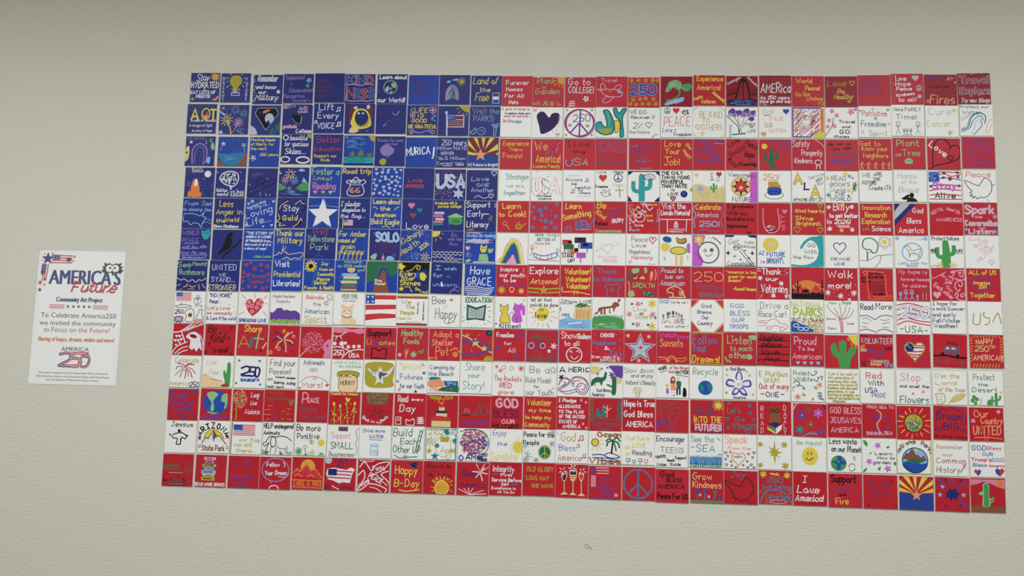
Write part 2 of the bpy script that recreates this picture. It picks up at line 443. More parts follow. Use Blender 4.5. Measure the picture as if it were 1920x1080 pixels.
        L = [(-18, -4), (-14, 4), (-6, 10), (4, 12), (12, 8), (20, 8), (14, 4), (20, 0), (12, 1), (16, -14), (6, -8), (0, 0), (-2, -14), (-10, -8), (-8, 0), (-12, -4), (-18, -4)]
        ar.ribbon(smooth([(x + p * s * .8, y + q * s * .8) for p, q in L], 3), w, c, d)
    elif op == 'F':
        x, y, s = a[:3]; s /= 100; r = 17 * s; ar.ribbon(circ(x, y, r, r, 12), w, c, d, True)
        ar.ribbon([(x, y + r), (x, y + 60 * s)], w, c, d); ar.ribbon([(x - 20 * s, y + 100 * s), (x, y + 60 * s), (x + 20 * s, y + 100 * s)], w, c, d)
        ar.ribbon([(x - 22 * s, y + 24 * s), (x, y + 34 * s), (x + 22 * s, y + 24 * s)], w, c, d)

POS = '''
-13178 6658 0,-12069 6643 1,-10906 6589 -1,-9809 6621 0,-8696 6645 2,-7614 6617 2,-6476 6612 -1,-5365 6583 -1,-4280 6584 -2,-3177 6562 0,-2103 6547 -2,-1029 6511 0,69 6507 1,1142 6533 -1,2228 6506 1,3332 6539 0,4433 6583 -2,5531 6559 0,6640 6575 -1,7723 6555 0,8817 6547 4,9898 6591 5,10980 6640 6,12065 6612 -1,13149 6659 7
-13226 5519 1,-12063 5493 -1,-10922 5477 -1,-9789 5518 0,-8679 5548 2,-7578 5541 2,-6476 5538 1,-5377 5495 2,-4295 5475 1,-3201 5464 0,-2127 5452 -2,-1053 5438 1,48 5427 0,1128 5446 -1,2254 5432 -1,3346 5466 0,4418 5473 0,5528 5469 -1,6626 5473 -1,7719 5467 0,8809 5462 1,9907 5513 0,10980 5562 -1,12081 5538 -1,13195 5580 0
-13205 4351 -1,-12038 4340 -1,-10902 4331 0,-9778 4444 -2,-8655 4445 0,-7557 4413 -1,-6467 4388 1,-5379 4353 1,-4305 4359 1,-3229 4365 1,-2121 4324 -1,-1019 4317 1,76 4331 -1,1149 4337 0,2273 4344 -1,3346 4343 0,4427 4349 -2,5525 4355 -4,6619 4352 2,7707 4359 -1,8807 4354 1,9889 4387 1,10988 4429 1,12108 4419 0,13220 4473 0
-13153 3231 -2,-12044 3223 -2,-10913 3223 -1,-9799 3258 -1,-8678 3293 -5,-7589 3270 -1,-6508 3278 0,-5418 3266 -1,-4330 3236 2,-3235 3219 1,-2125 3220 0,-1032 3224 1,65 3233 -1,1154 3238 2,2248 3233 1,3335 3260 1,4412 3252 0,5504 3236 1,6592 3270 1,7690 3286 1,8780 3276 2,9889 3314 1,11006 3327 -1,12109 3323 0,13222 3332 -1
-13162 2131 -1,-12036 2143 1,-10925 2148 1,-9808 2183 2,-8707 2193 1,-7609 2189 0,-6521 2195 -2,-5427 2193 0,-4352 2158 2,-3251 2134 1,-2139 2142 0,-1041 2137 0,59 2143 -1,1136 2163 -1,2236 2158 -2,3320 2153 2,4414 2164 1,5492 2162 -1,6568 2171 0,7678 2183 -2,8774 2199 -1,9885 2194 1,10994 2206 1,12125 2224 0,13219 2258 -1
-13156 1053 1,-12032 1036 2,-10932 1056 0,-9838 1081 -2,-8744 1118 -2,-7624 1115 -2,-6514 1112 2,-5433 1100 0,-4348 1082 1,-3252 1060 -1,-2148 1026 -1,-1064 1046 1,37 1052 2,1130 1058 -1,2215 1067 -2,3326 1063 1,4402 1071 -1,5476 1088 1,6552 1084 -1,7631 1100 1,8747 1087 1,9846 1116 1,10984 1115 -1,12109 1140 1,13229 1144 -1
-13206 -46 -1,-12064 -38 0,-10944 -29 2,-9847 6 -1,-8745 41 4,-7657 28 1,-6565 12 2,-5476 -3 -1,-4354 2 -8,-3204 -34 -1,-2130 -48 1,-1055 -29 2,29 -22 1,1120 -15 0,2212 -7 -1,3286 -12 1,4370 -21 1,5444 -3 -2,6519 10 -1,7632 26 1,8706 12 1,9835 19 -1,11003 37 -1,12120 66 0,13233 69 0
-13222 -1163 -2,-12074 -1165 1,-10967 -1146 0,-9847 -1152 1,-8743 -1139 -1,-7658 -1113 2,-6556 -1126 1,-5482 -1129 -1,-4395 -1126 2,-3270 -1122 1,-2140 -1123 1,-1063 -1113 -2,17 -1101 -2,1105 -1091 1,2211 -1081 -1,3290 -1110 0,4365 -1114 -1,5440 -1078 2,6513 -1063 0,7599 -1048 1,8687 -1066 5,9814 -1062 0,10993 -1049 -2,12105 -1007 2,13244 -1013 0
-13198 -2257 -2,-12072 -2251 -2,-10943 -2229 -6,-9841 -2250 -2,-8742 -2264 -1,-7617 -2267 0,-6520 -2252 0,-5427 -2236 0,-4339 -2246 0,-3241 -2240 -1,-2163 -2207 0,-1070 -2215 -1,21 -2209 -1,1102 -2171 1,2176 -2181 -1,3251 -2183 -1,4346 -2189 -1,5419 -2174 0,6504 -2168 -13,7589 -2156 -2,8677 -2193 0,9786 -2145 -1,10954 -2123 1,12113 -2093 -13,13253 -2086 0
-13222 -3352 -4,-12084 -3327 0,-10951 -3323 -2,-9849 -3324 0,-8734 -3338 -1,-7614 -3371 0,-6521 -3362 -1,-5416 -3361 -1,-4342 -3327 1,-3256 -3319 -1,-2181 -3369 0,-1098 -3358 2,-5 -3333 -1,1085 -3340 -1,2159 -3315 1,3232 -3294 0,4324 -3302 0,5407 -3292 -2,6491 -3304 0,7604 -3309 -2,8692 -3324 -1,9796 -3298 1,10933 -3304 -2,12064 -3293 -1,13194 -3283 2
-13221 -4465 2,-12088 -4437 0,-10968 -4442 1,-9883 -4426 1,-8747 -4414 0,-7657 -4449 1,-6544 -4439 -1,-5431 -4435 1,-4356 -4465 -2,-3265 -4457 1,-2191 -4446 1,-1090 -4437 0,-17 -4410 1,1057 -4428 0,2142 -4411 1,3230 -4416 -2,4350 -4402 0,5423 -4400 1,6519 -4394 2,7645 -4431 -10,8739 -4423 -1,9823 -4395 2,10907 -4427 -1,12052 -4397 -10,13165 -4415 1
-13238 -5552 0,-12085 -5527 1,-10969 -5536 0,-9877 -5517 0,-8757 -5510 0,-7653 -5554 -1,-6572 -5539 2,-5458 -5531 1,-4354 -5553 1,-3258 -5532 2,-2184 -5528 -1,-1109 -5511 2,-33 -5500 1,1051 -5509 0,2124 -5488 0,3197 -5536 -2,4312 -5509 1,5402 -5503 -1,6505 -5504 0,7607 -5537 -1,8722 -5518 -2,9806 -5520 0,10895 -5506 0,12036 -5540 1,13161 -5535 1
-13253 -6658 2,-12113 -6651 -2,-10985 -6656 1,-9904 -6658 0,-8800 -6634 1,-7703 -6627 0,-6573 -6646 0,-5459 -6637 1,-4378 -6634 0,-3267 -6636 0,-2185 -6606 1,-1086 -6586 -2,-12 -6605 0,1069 -6627 -2,2161 -6625 -1,3237 -6659 -2,4351 -6640 -1,5430 -6639 -1,6530 -6602 0,7620 -6611 0,8722 -6630 1,9817 -6635 0,10934 -6644 -5,12043 -6648 -8,13135 -6637 1
'''
TILES = r'''
n#with a yellow sun;Iw4 20 64 27 22 Stay;Tw5 4 96 51 19 HYDRATED;Tw3 46 52 60 6 &;Tw5 3 86 72 10 EAT LOTS OF;Tw5 22 69 86 10 FRUIT!!!;uD3 83 14 11 12 17;py 76 93 97 78 96 88 88 95;pr 77 90 92 80 93 87 86 92;po 4 86 16 84 14 90 8 90;lw2 4 92 15 92
n#with a glowing yellow light bulb;Vs3 9 10 97 10 BRIGHT;Vs3 87 12 92 10 FUTURE;qY 50 7 63 10 71 24 67 38 58 48 57 62 40 62 40 48 32 38 29 24 37 10;ls3 38 65 62 65 64 76 36 76 38 65;ls2 40 69 60 68;yw2 50 26 35 13 27
n#with a silver star;Iw4 14 84 23 22 Remember;Iw4 10 80 48 12 and honor;Iw4 20 46 64 10 our;Iw4 10 88 86 18 Military;*w 86 58 9;mw 1 2 8 95 34 1.3
n#with a small blue flower;Tv3 6 68 17 12 Supported;Tv2 24 28 36 8 &;Tv3 20 97 60 12 Empowered;Tv3 2 72 80 11 Parrpartum;Tv3 32 92 95 10 Journey's;lv2 10 20 66 17;lv2 20 62 97 60;flb 84 22 9;qg 74 38 84 34 86 44 78 46;lv2 2 82 40 81
n#in faded red, top row;Tf4 8 42 29 14 God;Tf3 4 62 49 10 BLESS;Tf3 4 42 65 10 THE;Tf3 4 40 82 10 USA
n#!Blue tile lettered "KINDNESS" in pink and blue bubble letters;OlV 6 28 32 24 K;OpR 36 37 32 24 I;OlB 46 64 32 24 N;OpR 72 92 32 24 D;sp3 4 37 26 35 50 39 72 34 94 37;OpR 8 30 80 32 N;OlB 38 50 78 26 E;OpR 57 71 82 30 S;OlB 79 93 78 28 S;sp3 3 87 26 92 50 90 74 92 96 88;lp2 6 40 6 84
n#with a green and white globe;Tw5 8 96 16 12 Learn about;Tw5 4 94 94 14 our World!;ce3 44 44 22;qe 54 28 62 36 60 46 50 44 46 34;qs 28 50 36 40 38 56 30 58;qs 42 60 52 58 46 64;qe 40 44 48 48 44 54
b#in faded red, top row;Tf4 10 60 30 16 Peace;Tf4 30 82 48 10 for the;Tf4 14 64 70 12 World
n#with a rainbow, clouds and sun;sp3 22 86 24 54 40 34 58 48 62 84;sw2 26 84 28 56 40 40 54 52 57 82;sl3 30 82 32 54 40 46 50 56 52 80;ll3 33 80 40 50 46 78;sY2 37 80 41 52 44 78;ql 22 24 30 18 36 22 32 27;ql 42 16 58 12 60 18 44 19;uY2 72 22 7 14 14
n#with a small red white and blue card;Iy4 6 88 28 22 Land of;Ty4 30 62 54 14 the;Iy4 14 60 84 24 Free;bf 72 60 90 70;bw 72 70 90 80;bb 72 80 90 92;rw2 71 58 92 93
r#;Tw4 14 86 29 14 Furever;Tw4 14 66 50 12 Homes;Tw4 10 72 72 12 For All;Tw4 24 54 93 11 Pets
r#with a yellow sun and sprouts;Te4 14 68 21 18 Plant;Te3 30 40 38 8 a;Ie4 8 86 56 18 Garden;uD3 94 8 16 14 30;le3 4 94 4 84 10 92;le2 14 95 18 78 22 94;le2 12 84 18 88 24 82;le3 34 94 42 78 46 95;le2 36 84 42 88 50 82;le3 60 94 62 80 66 93;le2 54 84 62 88 70 84;le2 78 94 80 82 86 92;me 3 90 90 96 24 1.5
r#with a white flower;Tw4 12 80 25 20 Go to;Tw4 12 94 52 20 COLLEGE!;fwk 68 72 10;lw4 16 82 30 80;lw4 14 89 32 87;lw4 12 96 32 94
r#with a white outlined airplane;Tp3 16 66 18 12 Travel;sp3 14 46 28 43 60 43 78 48 84 56 80 64 66 68 42 66 26 60 14 46;sp3 18 45 13 30 18 24 26 28 31 43;sp3 56 43 66 30 78 28 80 34 70 45;sp3 36 64 22 78 26 87 40 84 58 67;sp3 14 48 4 43 14 42;ql 66 48 78 46 82 54 72 55;mp 28 46 58 52 8 1.2;sp2 26 60 38 68 54 66;mp 70 4 92 20 8 1
r#with gold maple leaves;Osb 10 86 58 34 250;xY4 11 11 7 5;xY4 33 10 7 5;xY4 56 10 7 5;xY4 78 10 8 6;xY4 94 10 7 5;xY4 16 74 7 5;xY4 38 72 6 5;xY4 56 70 7 5;xY4 80 72 7 5;xY4 8 88 6 5;xY4 26 90 6 5;xY4 46 88 6 5;xY4 66 88 7 5;xY4 88 88 7 5
c#!Red tile painted with a bent green tree beside water;sg6 58 40 60 56 54 66 40 74 22 82 14 94;qe 16 50 24 24 42 12 60 16 68 34 56 44 40 36 28 48;mc 20 14 64 46 60 2;qg 66 36 80 24 98 28 94 44 78 50;me 68 28 94 46 20 1.6;ql 16 96 20 86 70 68 70 82 40 90;zs2 20 76 70 90 9;yY1 46 22 22 12 16
r#;Ty4 12 92 19 15 Experience;Ty4 12 86 48 16 America!;Ry4 4 84 30 74 10 Parks;Ty4 26 70 92 11 Cultures;Ry4 60 60 98 92 10 Monuments
c#;Rw2 5 30 46 8 8 Washington;Rw2 66 6 96 36 8 Monument;lk6 54 8 44 20 34 60 30 76;lk6 54 8 64 18 70 44 74 76;pk 54 6 64 20 46 20;lk3 54 18 54 76;bB 8 78 90 97;zl1 10 80 90 96 6;sk4 2 66 20 58 32 56;sk4 72 58 88 62 98 58;sk5 2 86 20 80 32 76;sk5 74 76 86 80 98 84;zN1 4 42 32 60 14;zN1 74 42 98 60 10
c#;Tn2 12 86 24 10 to make;Tw5 5 98 56 30 AMERica;Tw4 4 94 78 11 As 250 years;Tw4 2 98 89 9 done go and say;Tw4 6 28 97 5 it.;cn2 10 8 6;cn2 54 8 8;cn2 86 8 7
r#;Ty4 14 62 23 14 World;Ty4 42 88 46 13 Peace!;Ty3 12 58 66 13 (In Our;Ty3 46 96 79 11 Lifetime;Ty3 82 98 94 12 !!)
c#with a heart outline;Iy2 8 68 32 20 Love;Hy2 84 22 8;Iy3 38 62 55 14 Be;Iy3 28 88 74 16 Healthy;Hy2 74 82 4
r#in violet letters;Tv3 18 52 18 14 God;Tv3 12 70 36 11 BLESS;Tv3 4 76 62 13 AMERICA
r#with hearts and a peace sign;Tw4 16 48 22 14 Love;Tw4 16 60 39 13 Hope;Tw4 18 64 54 11 Peace;Rw4 18 75 72 68 9 Kindness;Iw4 22 78 90 12 to all!;hs 76 14 11;Ps3 86 47 8;ds 87 74 6;ms 2 2 16 96 40 1
c#with a small lilac flower;Jv4 12 46 16 12;JN3 12 80 42 9;TO6 18 92 94 28 Fires;xo4 12 86 7 5;mp 68 6 90 24 14 2.2;dp 94 26 3
c#;Os- 8 96 32 22 Travel;Os- 8 98 66 20 Explore;Iw3 10 98 94 14 Try new things;mw 2 2 98 98 40 .9;lp2 40 4 60 0;lp2 60 70 98 66
n#with a flame inside the letter;Oky 16 38 52 34 A;cy5 63 34 13 19;qo 54 50 58 34 63 44 66 26 72 46 70 52;qy 60 50 64 38 68 50;Oky 78 98 54 34 T;Tw2 14 98 60 6 AN ARRAY OF THOUSANDS;Tw2 10 88 77 9 A image of light;Tw2 20 88 94 8 an army of hope;ms 2 2 96 30 24 1
n#!Blue tile painted with three bursting fireworks;yy3 26 50 22 11 6;sy4 26 50 38 76 42 98;yp2 66 58 18 12 4;sp2 66 58 54 84 44 96;yl1 54 16 16 14 6;yl1 82 28 14 12 4;mw 8 8 96 40 30 .8;ql 0 20 14 28 26 34 8 32;xy2 12 12 6 4;ql 0 92 10 86 16 98 2 99;zl1 60 80 90 98 8
n#!Blue tile painted with a star-filled diamond shield and planets;pk 22 10 82 9 92 28 52 84 14 28;ls2 22 10 82 9 92 28 52 84 14 28 22 10;ds 62 44 15 17;po 36 22 54 14 66 16 46 28;pb 26 22 32 36 30 20;pb 36 24 44 40 40 20;po 28 40 36 48 32 44;pb 60 70 74 58 66 76;pk 56 50 66 56 54 66;qs 0 70 16 78 24 98 0 99;qG 84 70 99 56 99 84 90 88;qG 66 88 78 76 84 98 68 99;qb 74 80 88 88 84 98 76 94
n#with a black graduation cap;Tp4 4 24 14 12 GET;Tp3 28 40 10 8 in;Tp4 54 82 20 12 AND;lp3 50 25 84 24;lp2 52 29 82 28;pk 34 40 60 42 66 66 40 56;ls1 32 48 46 62 58 70;lw2 64 42 62 66;pk 28 38 50 34 64 44 44 50;Ip4 4 50 80 12 graduate;Tw4 48 98 96 13 College;py 94 0 100 0 100 5;py 0 96 6 100 0 100
n#with three white music notes;Tw4 18 64 22 22 Lift;Tw4 14 82 50 20 Every;Tw4 14 70 84 20 VOICE;nw3 80 20 12;nw3 6 62 8;nw4 82 70 13
n#!Blue tile painted with a yellow-haired face by the mirror frame;qf 16 12 30 14 28 56 14 60;qf 78 14 92 12 90 48 80 40;qy 24 50 32 24 54 16 76 26 88 60 84 76 60 84 34 82 20 66;qY 36 60 40 26 74 32 80 70 50 78;qB 34 44 44 24 66 24 78 44 72 64 54 74 38 62;ds 46 32 4;ds 60 32 4;sS2 46 46 54 42 62 46;qi 28 14 36 8 42 12 38 20;qi 72 6 80 4 82 14 74 18;qi 16 90 28 76 48 88 36 97 18 96;mw 60 88 86 92 6 1
n#!Dark blue tile with only a few faint scattered grey and red pen marks;Jf2 14 34 30 10;ss2 54 30 62 36 70 34 76 24;Jf3 40 54 60 10;JS2 66 76 56 6;mS 10 20 80 80 8 1;ls2 30 72 34 64;ls2 26 74 27 70
n#with lilac flowers and blue vines;Ty4 24 66 24 15 LIFE;Ty4 34 54 40 12 IS;Ty4 16 66 57 12 GOOD;Ty4 6 98 76 11 BE GRATEFUL;cp2 78 12 6;cp2 88 12 6;cp2 80 20 6;cp2 88 20 6;cp2 14 30 4;cp2 22 30 4;cp2 15 37 4;cp2 22 37 4;sl3 20 8 12 18 22 24;sl3 82 30 92 36 80 44 92 52;cp2 12 86 4;cp2 20 86 4;cp2 16 92 4;sl3 24 88 44 92 62 86 72 86;cp2 78 84 5;cp2 86 90 5
n#!Blue tile painted with an American flag on a silver pole;ls6 28 26 30 98;ds 27 22 5;bf 32 32 84 70;lw2 34 44 84 46;lw1 34 50 84 52;lw1 34 56 84 58;lw1 34 62 84 64;rw3 32 32 84 70;bb 32 32 58 50;mw 34 34 56 49 20 .9;qY 70 0 99 0 99 22 80 14;ly2 66 8 60 10;ly2 72 18 66 24;ly2 82 24 80 30;ly2 92 26 92 32
n#with outlined bird, bush and tree;Ts2 10 94 24 18 Visit the;Ts2 14 80 50 20 PARKS!;sl3 4 84 12 82 18 72 22 76 20 88 10 92 4 86;cl2 40 82 13 12;sl2 34 80 42 78 46 86;ll3 80 68 80 98;ll3 88 70 86 97;zl2 72 56 98 70 8
w#in small red and blue print;Tr3 4 92 11 7 A goal of mine is;Tb3 14 96 25 7 to explore whole snow;Tr3 10 96 34 6 areas (of and both...;Tr3 8 34 52 9 Of CH;Tb3 34 68 52 8 icago
w#with a big violet heart;qV 56 34 64 22 80 18 90 26 88 46 76 64 60 78 32 88 24 60 16 30 26 16 40 16;hp 10 10 7;hp 84 90 8;Rp2 52 94 86 76 10 Cure;Rp2 88 64 94 26 9 Cancer;lV3 30 86 42 84
w#with a red and blue peace sign;cv6 50 50 46 44;cr4 54 52 46 45;lv6 53 6 50 96;lv6 50 50 20 84;lv6 50 50 78 84;TB4 30 84 46 24 250;*a 20 58 9;*a 76 60 9;*a 10 8 6;*a 90 8 6;*a 8 90 6;*a 90 90 6
w#!White tile with teal and gold outlined letters "JOY";mY 2 2 98 98 200 1;qt 24 12 40 10 56 40 58 80 40 90 20 88 2 74 4 52 18 48 24 60 36 64 34 40;qY 6 70 14 72 50 70 44 84 24 86;sG2 44 14 50 40 50 66;sY3 36 14 44 36 44 60;sY2 84 20 82 50 86 80;sk3 24 12 40 10 56 40 58 80 40 90 20 88 2 74 4 52 18 48 24 60 36 64 34 40 24 12;qt 56 6 66 2 74 20 88 4 98 8 86 36 90 92 78 94 80 52 62 28;sk3 56 6 66 2 74 20 88 4 98 8 86 36 90 92 78 94 80 52 62 28 56 6;qy 60 44 76 46 78 70 64 84;sk2 60 44 76 46 78 70 64 84 60 44
w#with an outlined heart;Tk3 4 56 20 12 WE DO;Tk3 8 82 36 10 Recover !!;Ik3 14 46 68 20 2%;Hk2 64 56 10;Tk2 2 68 84 9 Stay Positive.;sk2 74 99 84 88 92 88
w#with peace sign, heart and dove;Pc3 20 13 9;hr 48 12 11;vk3 76 18 14;Tr3 10 92 63 32 PEACE;Tb3 6 48 82 14 Love +;TB3 42 96 95 11 Freedom
w#with two hearts and cut corners;TY3 22 92 36 20 BE KIND;TY3 30 54 52 14 TO;TY3 28 92 76 18 OTHERS;HY2 16 66 8;HY2 30 88 6;lY2 2 12 14 2;lY2 84 2 98 12;lY2 2 86 12 98;lY2 90 98 98 90
w#with a purple-crowned tree;zv2 6 10 92 34 40;qv 8 16 20 4 30 12 24 22;qv 30 16 44 10 50 20 38 26;qv 54 12 66 4 74 12 64 20;qv 76 14 90 12 88 24 78 24;qv 70 36 84 32 88 42 76 46;sS3 0 28 24 50 38 66 40 84;sS2 20 22 36 50 42 66;sS2 36 26 42 60;sS2 60 24 52 50 46 66 50 84;sS2 74 34 58 52 52 66;Vk2 14 56 98 8 HOPE;Tk2 58 92 60 7 TREE;Tk2 74 86 68 6 OF;Tk2 68 92 82 8 LIFE;Vk2 42 70 86 5 NEMA;lc5 20 90 60 86
w#with a blue heart and a peach heart;TO3 12 48 22 12 ONE;TO3 32 74 44 12 TILE;TO3 16 42 60 9 ONE;TO3 30 82 82 11 NATION;ls2 16 28 34 26;lS3 16 28 34 26;lS2 20 64 42 64;hb 84 14 10;hO 14 88 9
w#!White tile scribbled in purple and orange pen strokes;bv 0 4 5 97;bv 0 0 90 5;bo 88 4 98 96;bv 2 94 60 98;!1 8 8 88 92 150;qy 70 88 98 80 98 98 66 98
w#with pink blossom branches;sn3 0 92 14 72 22 56 26 34;fPP 22 12 8;fPP 36 26 8;fPP 12 42 8;fPP 8 62 7;fPP 28 60 8;fPP 80 14 11;fPm 94 6 7;Tk4 42 92 50 8 Travel;Tk3 52 76 66 7 and;Tk4 44 76 84 12 GO;Tk4 28 72 97 7 Places
w#with small gold leaves;Tr3 12 88 32 18 Patriotism;TB3 8 84 66 18 Freedom;TY3 32 86 95 16 Spirit;xY3 6 16 5 4;xY3 90 12 6 5;xY3 52 40 6 5;xs3 12 84 6 4;xs3 92 58 4 4;xs3 44 10 4 4
w#with stick figure family;TS3 8 90 20 11 More FAMILY;TS3 14 78 46 16 Time!;FS2 20 60 34;FS2 80 60 34;FS2 38 80 18;FS2 47 80 18;FS2 58 80 18
w#in pale yellow green pen;Te3 10 76 30 22 Cure;TE3 4 76 68 20 Cancer;xy3 88 16 8 5;xE3 74 86 8 6;lE3 74 86 72 94
w#with a curling blue wave;Tc3 2 88 11 8 Protect our;Tc3 8 66 31 12 Water;sc4 4 82 24 72 34 44 48 30 66 28 78 40 74 60;sc3 4 88 28 76 40 52 54 38 66 38 70 50;sl2 30 94 42 78 48 56 58 46 66 50;sc2 4 78 22 66 30 44 46 28 60 26;sc3 40 96 52 84 66 66 62 52;sO2 2 52 22 42 30 34;sO2 2 44 16 40 28 34;sO2 76 90 84 60 94 46;sO2 82 94 92 70 98 62
n#!Blue tile painted with a violet arched doorway and spotted ovals;Tv2 6 70 12 12 AXTODRILL;sv6 26 92 24 50 36 30 54 26 72 44 72 80 62 92;sv3 34 88 34 54 46 36 60 44 64 70 60 86;qi 0 84 2 42 12 34 14 60 10 78;di 18 20 5;qe 84 32 92 20 98 40 90 46;dg 84 14 5 8;ql 74 76 84 68 84 90 76 90;sb3 40 60 46 48 56 62 48 76;dn 5 56 4;lw2 68 16 70 26
b#!Blue tile painted with turquoise water between brown banks at night;qj 2 56 30 58 60 54 92 56 84 76 62 96 36 97 16 86;bn 0 92 8 98;pn 92 56 100 56 100 99 60 99 80 82;pn 0 80 10 82 30 99 0 99;ln3 90 54 86 40;dn 40 76 6 3;xw3 18 24 7 5;xe4 86 28 7 5;lw1 14 30 8 48;lw1 88 34 92 54;zl1 20 66 80 80 4;mw 20 10 80 50 14 .7
b#with a silver leaf;Ty3 4 84 13 8 Planting Seeds;Ty3 4 80 28 9 of liberty for;Ty3 4 56 43 9 the next;Ty3 36 96 63 9 250 years;xs5 14 70 9 5
n#with white clouds;cw4 14 12 8;Iw3 28 88 20 16 beautiful;Iw3 10 92 40 16 for spacious;Iw4 14 86 66 18 Skies...;cw5 16 85 14 9;cw6 74 86 21 10;qY 86 2 100 2 100 14 90 10
n#;Tr3 14 90 27 20 Better;Tr3 6 94 55 14 Education;Ty3 6 80 76 9 Support our;Ty3 30 58 90 9 Kids
b#!Blue tile painted with a mountain lake scene and corner sun;zl1 4 6 80 44 14;bt 0 72 98 92;zc3 0 74 98 90 12;pG 18 70 30 50 40 72;pG 40 72 58 42 70 74;pG 72 74 86 56 96 74;zY1 22 54 36 70 5;zY1 48 46 66 70 6;zY1 76 58 94 72 5;qY 82 0 99 0 99 20 88 16;lw2 6 4 12 10;lk3 0 96 98 96
n#with a purple balloon outline;Tv3 6 92 18 9 Thanks for your;Tv3 34 72 29 7 service;qv 18 46 26 34 42 30 60 40 62 52 50 64 34 66 22 58;sv2 18 44 26 32 42 30 62 42 60 56 46 66 42 74;qY 18 80 28 74 38 78 36 92 28 96 18 90
b#in big white brush letters;Rw6 4 60 80 54 24 MURICA;lw7 92 34 90 62;dw 88 68 3
n#;Ts4 16 96 26 18 250 years;Ts3 2 98 41 11 Million HAVE;Ts3 14 64 57 9 SERVED .;Ts3 6 92 74 10 16.5 Million;Ts3 4 88 90 9 Current Vets;lw2 22 94 50 94;lw2 66 92 88 92
n#with red and yellow sun rays and orange star;bf 0 2 98 58;py 0 8 30 50 0 26;py 0 46 28 54 26 60 0 56;py 18 2 30 2 40 40;py 44 2 56 2 50 36;py 70 2 86 2 54 42;py 98 20 98 40 60 52;py 90 56 98 48 98 58;bA 0 59 100 99;*O 42 58 22;Tw3 2 98 94 8 AZ Future is Bright!
r#;Ty3 10 92 22 14 Experience;Ty3 34 72 40 12 New;Ty3 10 74 63 15 Foods!
r#with purple fireworks rocket;Ty4 10 48 36 26 We;Ty4 14 92 76 26 America!;Ty3 6 90 94 11 Lucero Family;lv5 62 36 76 26;yv2 56 50 10 8 4;lp2 76 40 84 26;dv 4 54 4;lw1 80 20 84 16;mw 30 10 96 60 10 1.2
r#;Tk3 12 80 24 16 I Love;Tk3 30 66 48 11 the;Tl4 8 28 88 22 U;Te4 34 54 86 20 S;Ts4 60 76 86 22 A
r#in faded grey outlines;Ox- 12 92 40 30 CARE;Td3 34 54 60 10 for;Td3 34 98 82 10 Donations!;cd3 18 76 16 10;Jd2 8 28 79 7
r#!Red tile with six lines of illegible violet marker writing;Jx3 10 40 26 11;Jv3 44 96 26 12;Jv3 12 44 41 9;Jv3 66 86 43 9;Jv3 24 66 50 8;Jd3 26 64 62 10;Jx3 26 68 76 9;Jv2 28 60 86 9;lp1 36 96 74 95
r#;Ty4 12 62 24 20 Love;Ty4 14 60 48 18 Your;Ty4 12 60 84 22 Job!;Ry3 78 20 92 34 9 Be;Ry3 68 40 92 64 10 Happy;ly3 12 58 34 58
r#;Tv4 16 50 14 12 God;Tv4 34 72 30 11 Bless;Tv4 8 60 40 10 America;Tv4 42 86 55 9 Another;Tv4 60 84 66 8 For;Tv4 8 88 78 14 250 Years;lv3 66 4 96 4;lv3 66 10 96 10;lP3 66 14 96 15
r#with black words on dots;Rk4 10 28 42 8 18 Love;Rk4 58 16 92 34 18 Peace;Rk3 16 58 62 30 15 Goodwill;Tk4 58 88 58 18 Hope;Rk4 4 72 30 92 16 Kind;Tk4 42 94 86 12 Friendship;mO 4 4 96 96 40 1;lk2 0 0 8 2
r#with a green cactus and yellow sun;Tv3 34 98 14 12 AZ Future;Tv3 50 98 30 10 is Bright;dy 17 23 9;kG 38 30 60;qG 30 86 50 80 50 92 36 94
r#;Tw3 2 54 24 22 Safety;Tw3 30 92 52 18 Prosperity;Tw3 8 62 76 16 Kindness;cw3 80 74 10 8;lw3 76 82 74 94;lw3 84 82 86 94;sw2 72 2 88 12 98 24
r#above rows of dull grey writing;JN3 8 26 20 12;JN3 36 88 18 13;JN3 24 44 34 9;JN3 56 94 32 11;JS3 10 94 50 11;Tv6 16 86 74 12 BLESSED;JS3 36 76 90 8
r#with a row of yellow arrows;Ty3 4 66 22 14 Get to;Ty3 10 88 38 14 Know your;Ty3 14 88 60 14 Neighbors;lO4 6 96 10 76 13 96;lO2 3 84 10 74 18 84;lO4 26 96 30 76 33 96;lO2 23 84 30 74 38 84;lO4 48 96 52 76 55 96;lO2 45 84 52 74 60 84;lO4 70 96 74 76 77 96;lO2 67 84 74 74 82 84;lO4 88 96 92 76 95 96;lO2 86 84 92 74 99 84
r#with a green seed face;Te5 14 80 26 20 Plant;Te4 10 24 58 11 a;Te4 30 82 57 20 Tree;qe 36 74 48 64 60 72 58 82 40 82;sG2 42 74 50 72 56 76
r#in white over a black heart;sk4 16 86 18 40 28 10 44 2 60 8 70 26;sk4 66 34 78 24 92 24 99 38 96 60 80 72 46 82 26 86 6 98;Rw6 6 22 52 60 18 Love;Hk3 70 62 9
r#in dull violet, right edge;Tv3 10 86 18 16 Support;Tv3 10 96 34 13 our schools!;Tv3 12 86 56 12 Kids are;Tv3 10 92 78 12 our Future;Tv3 24 86 92 9 Leaders!
n#with an orange rocket and white moon;Tw2 22 56 8 7 STAY;Tw2 22 60 16 7 CURIOUS;dw 76 22 11;qo 24 96 24 60 32 40 38 38 44 46 50 62 50 96;qw 32 60 34 46 40 38 44 50 42 62;po 12 98 14 80 26 82 24 98;po 48 98 46 80 58 84 58 98;mw 2 4 98 96 60 .9;lr2 18 80 24 54 30 40
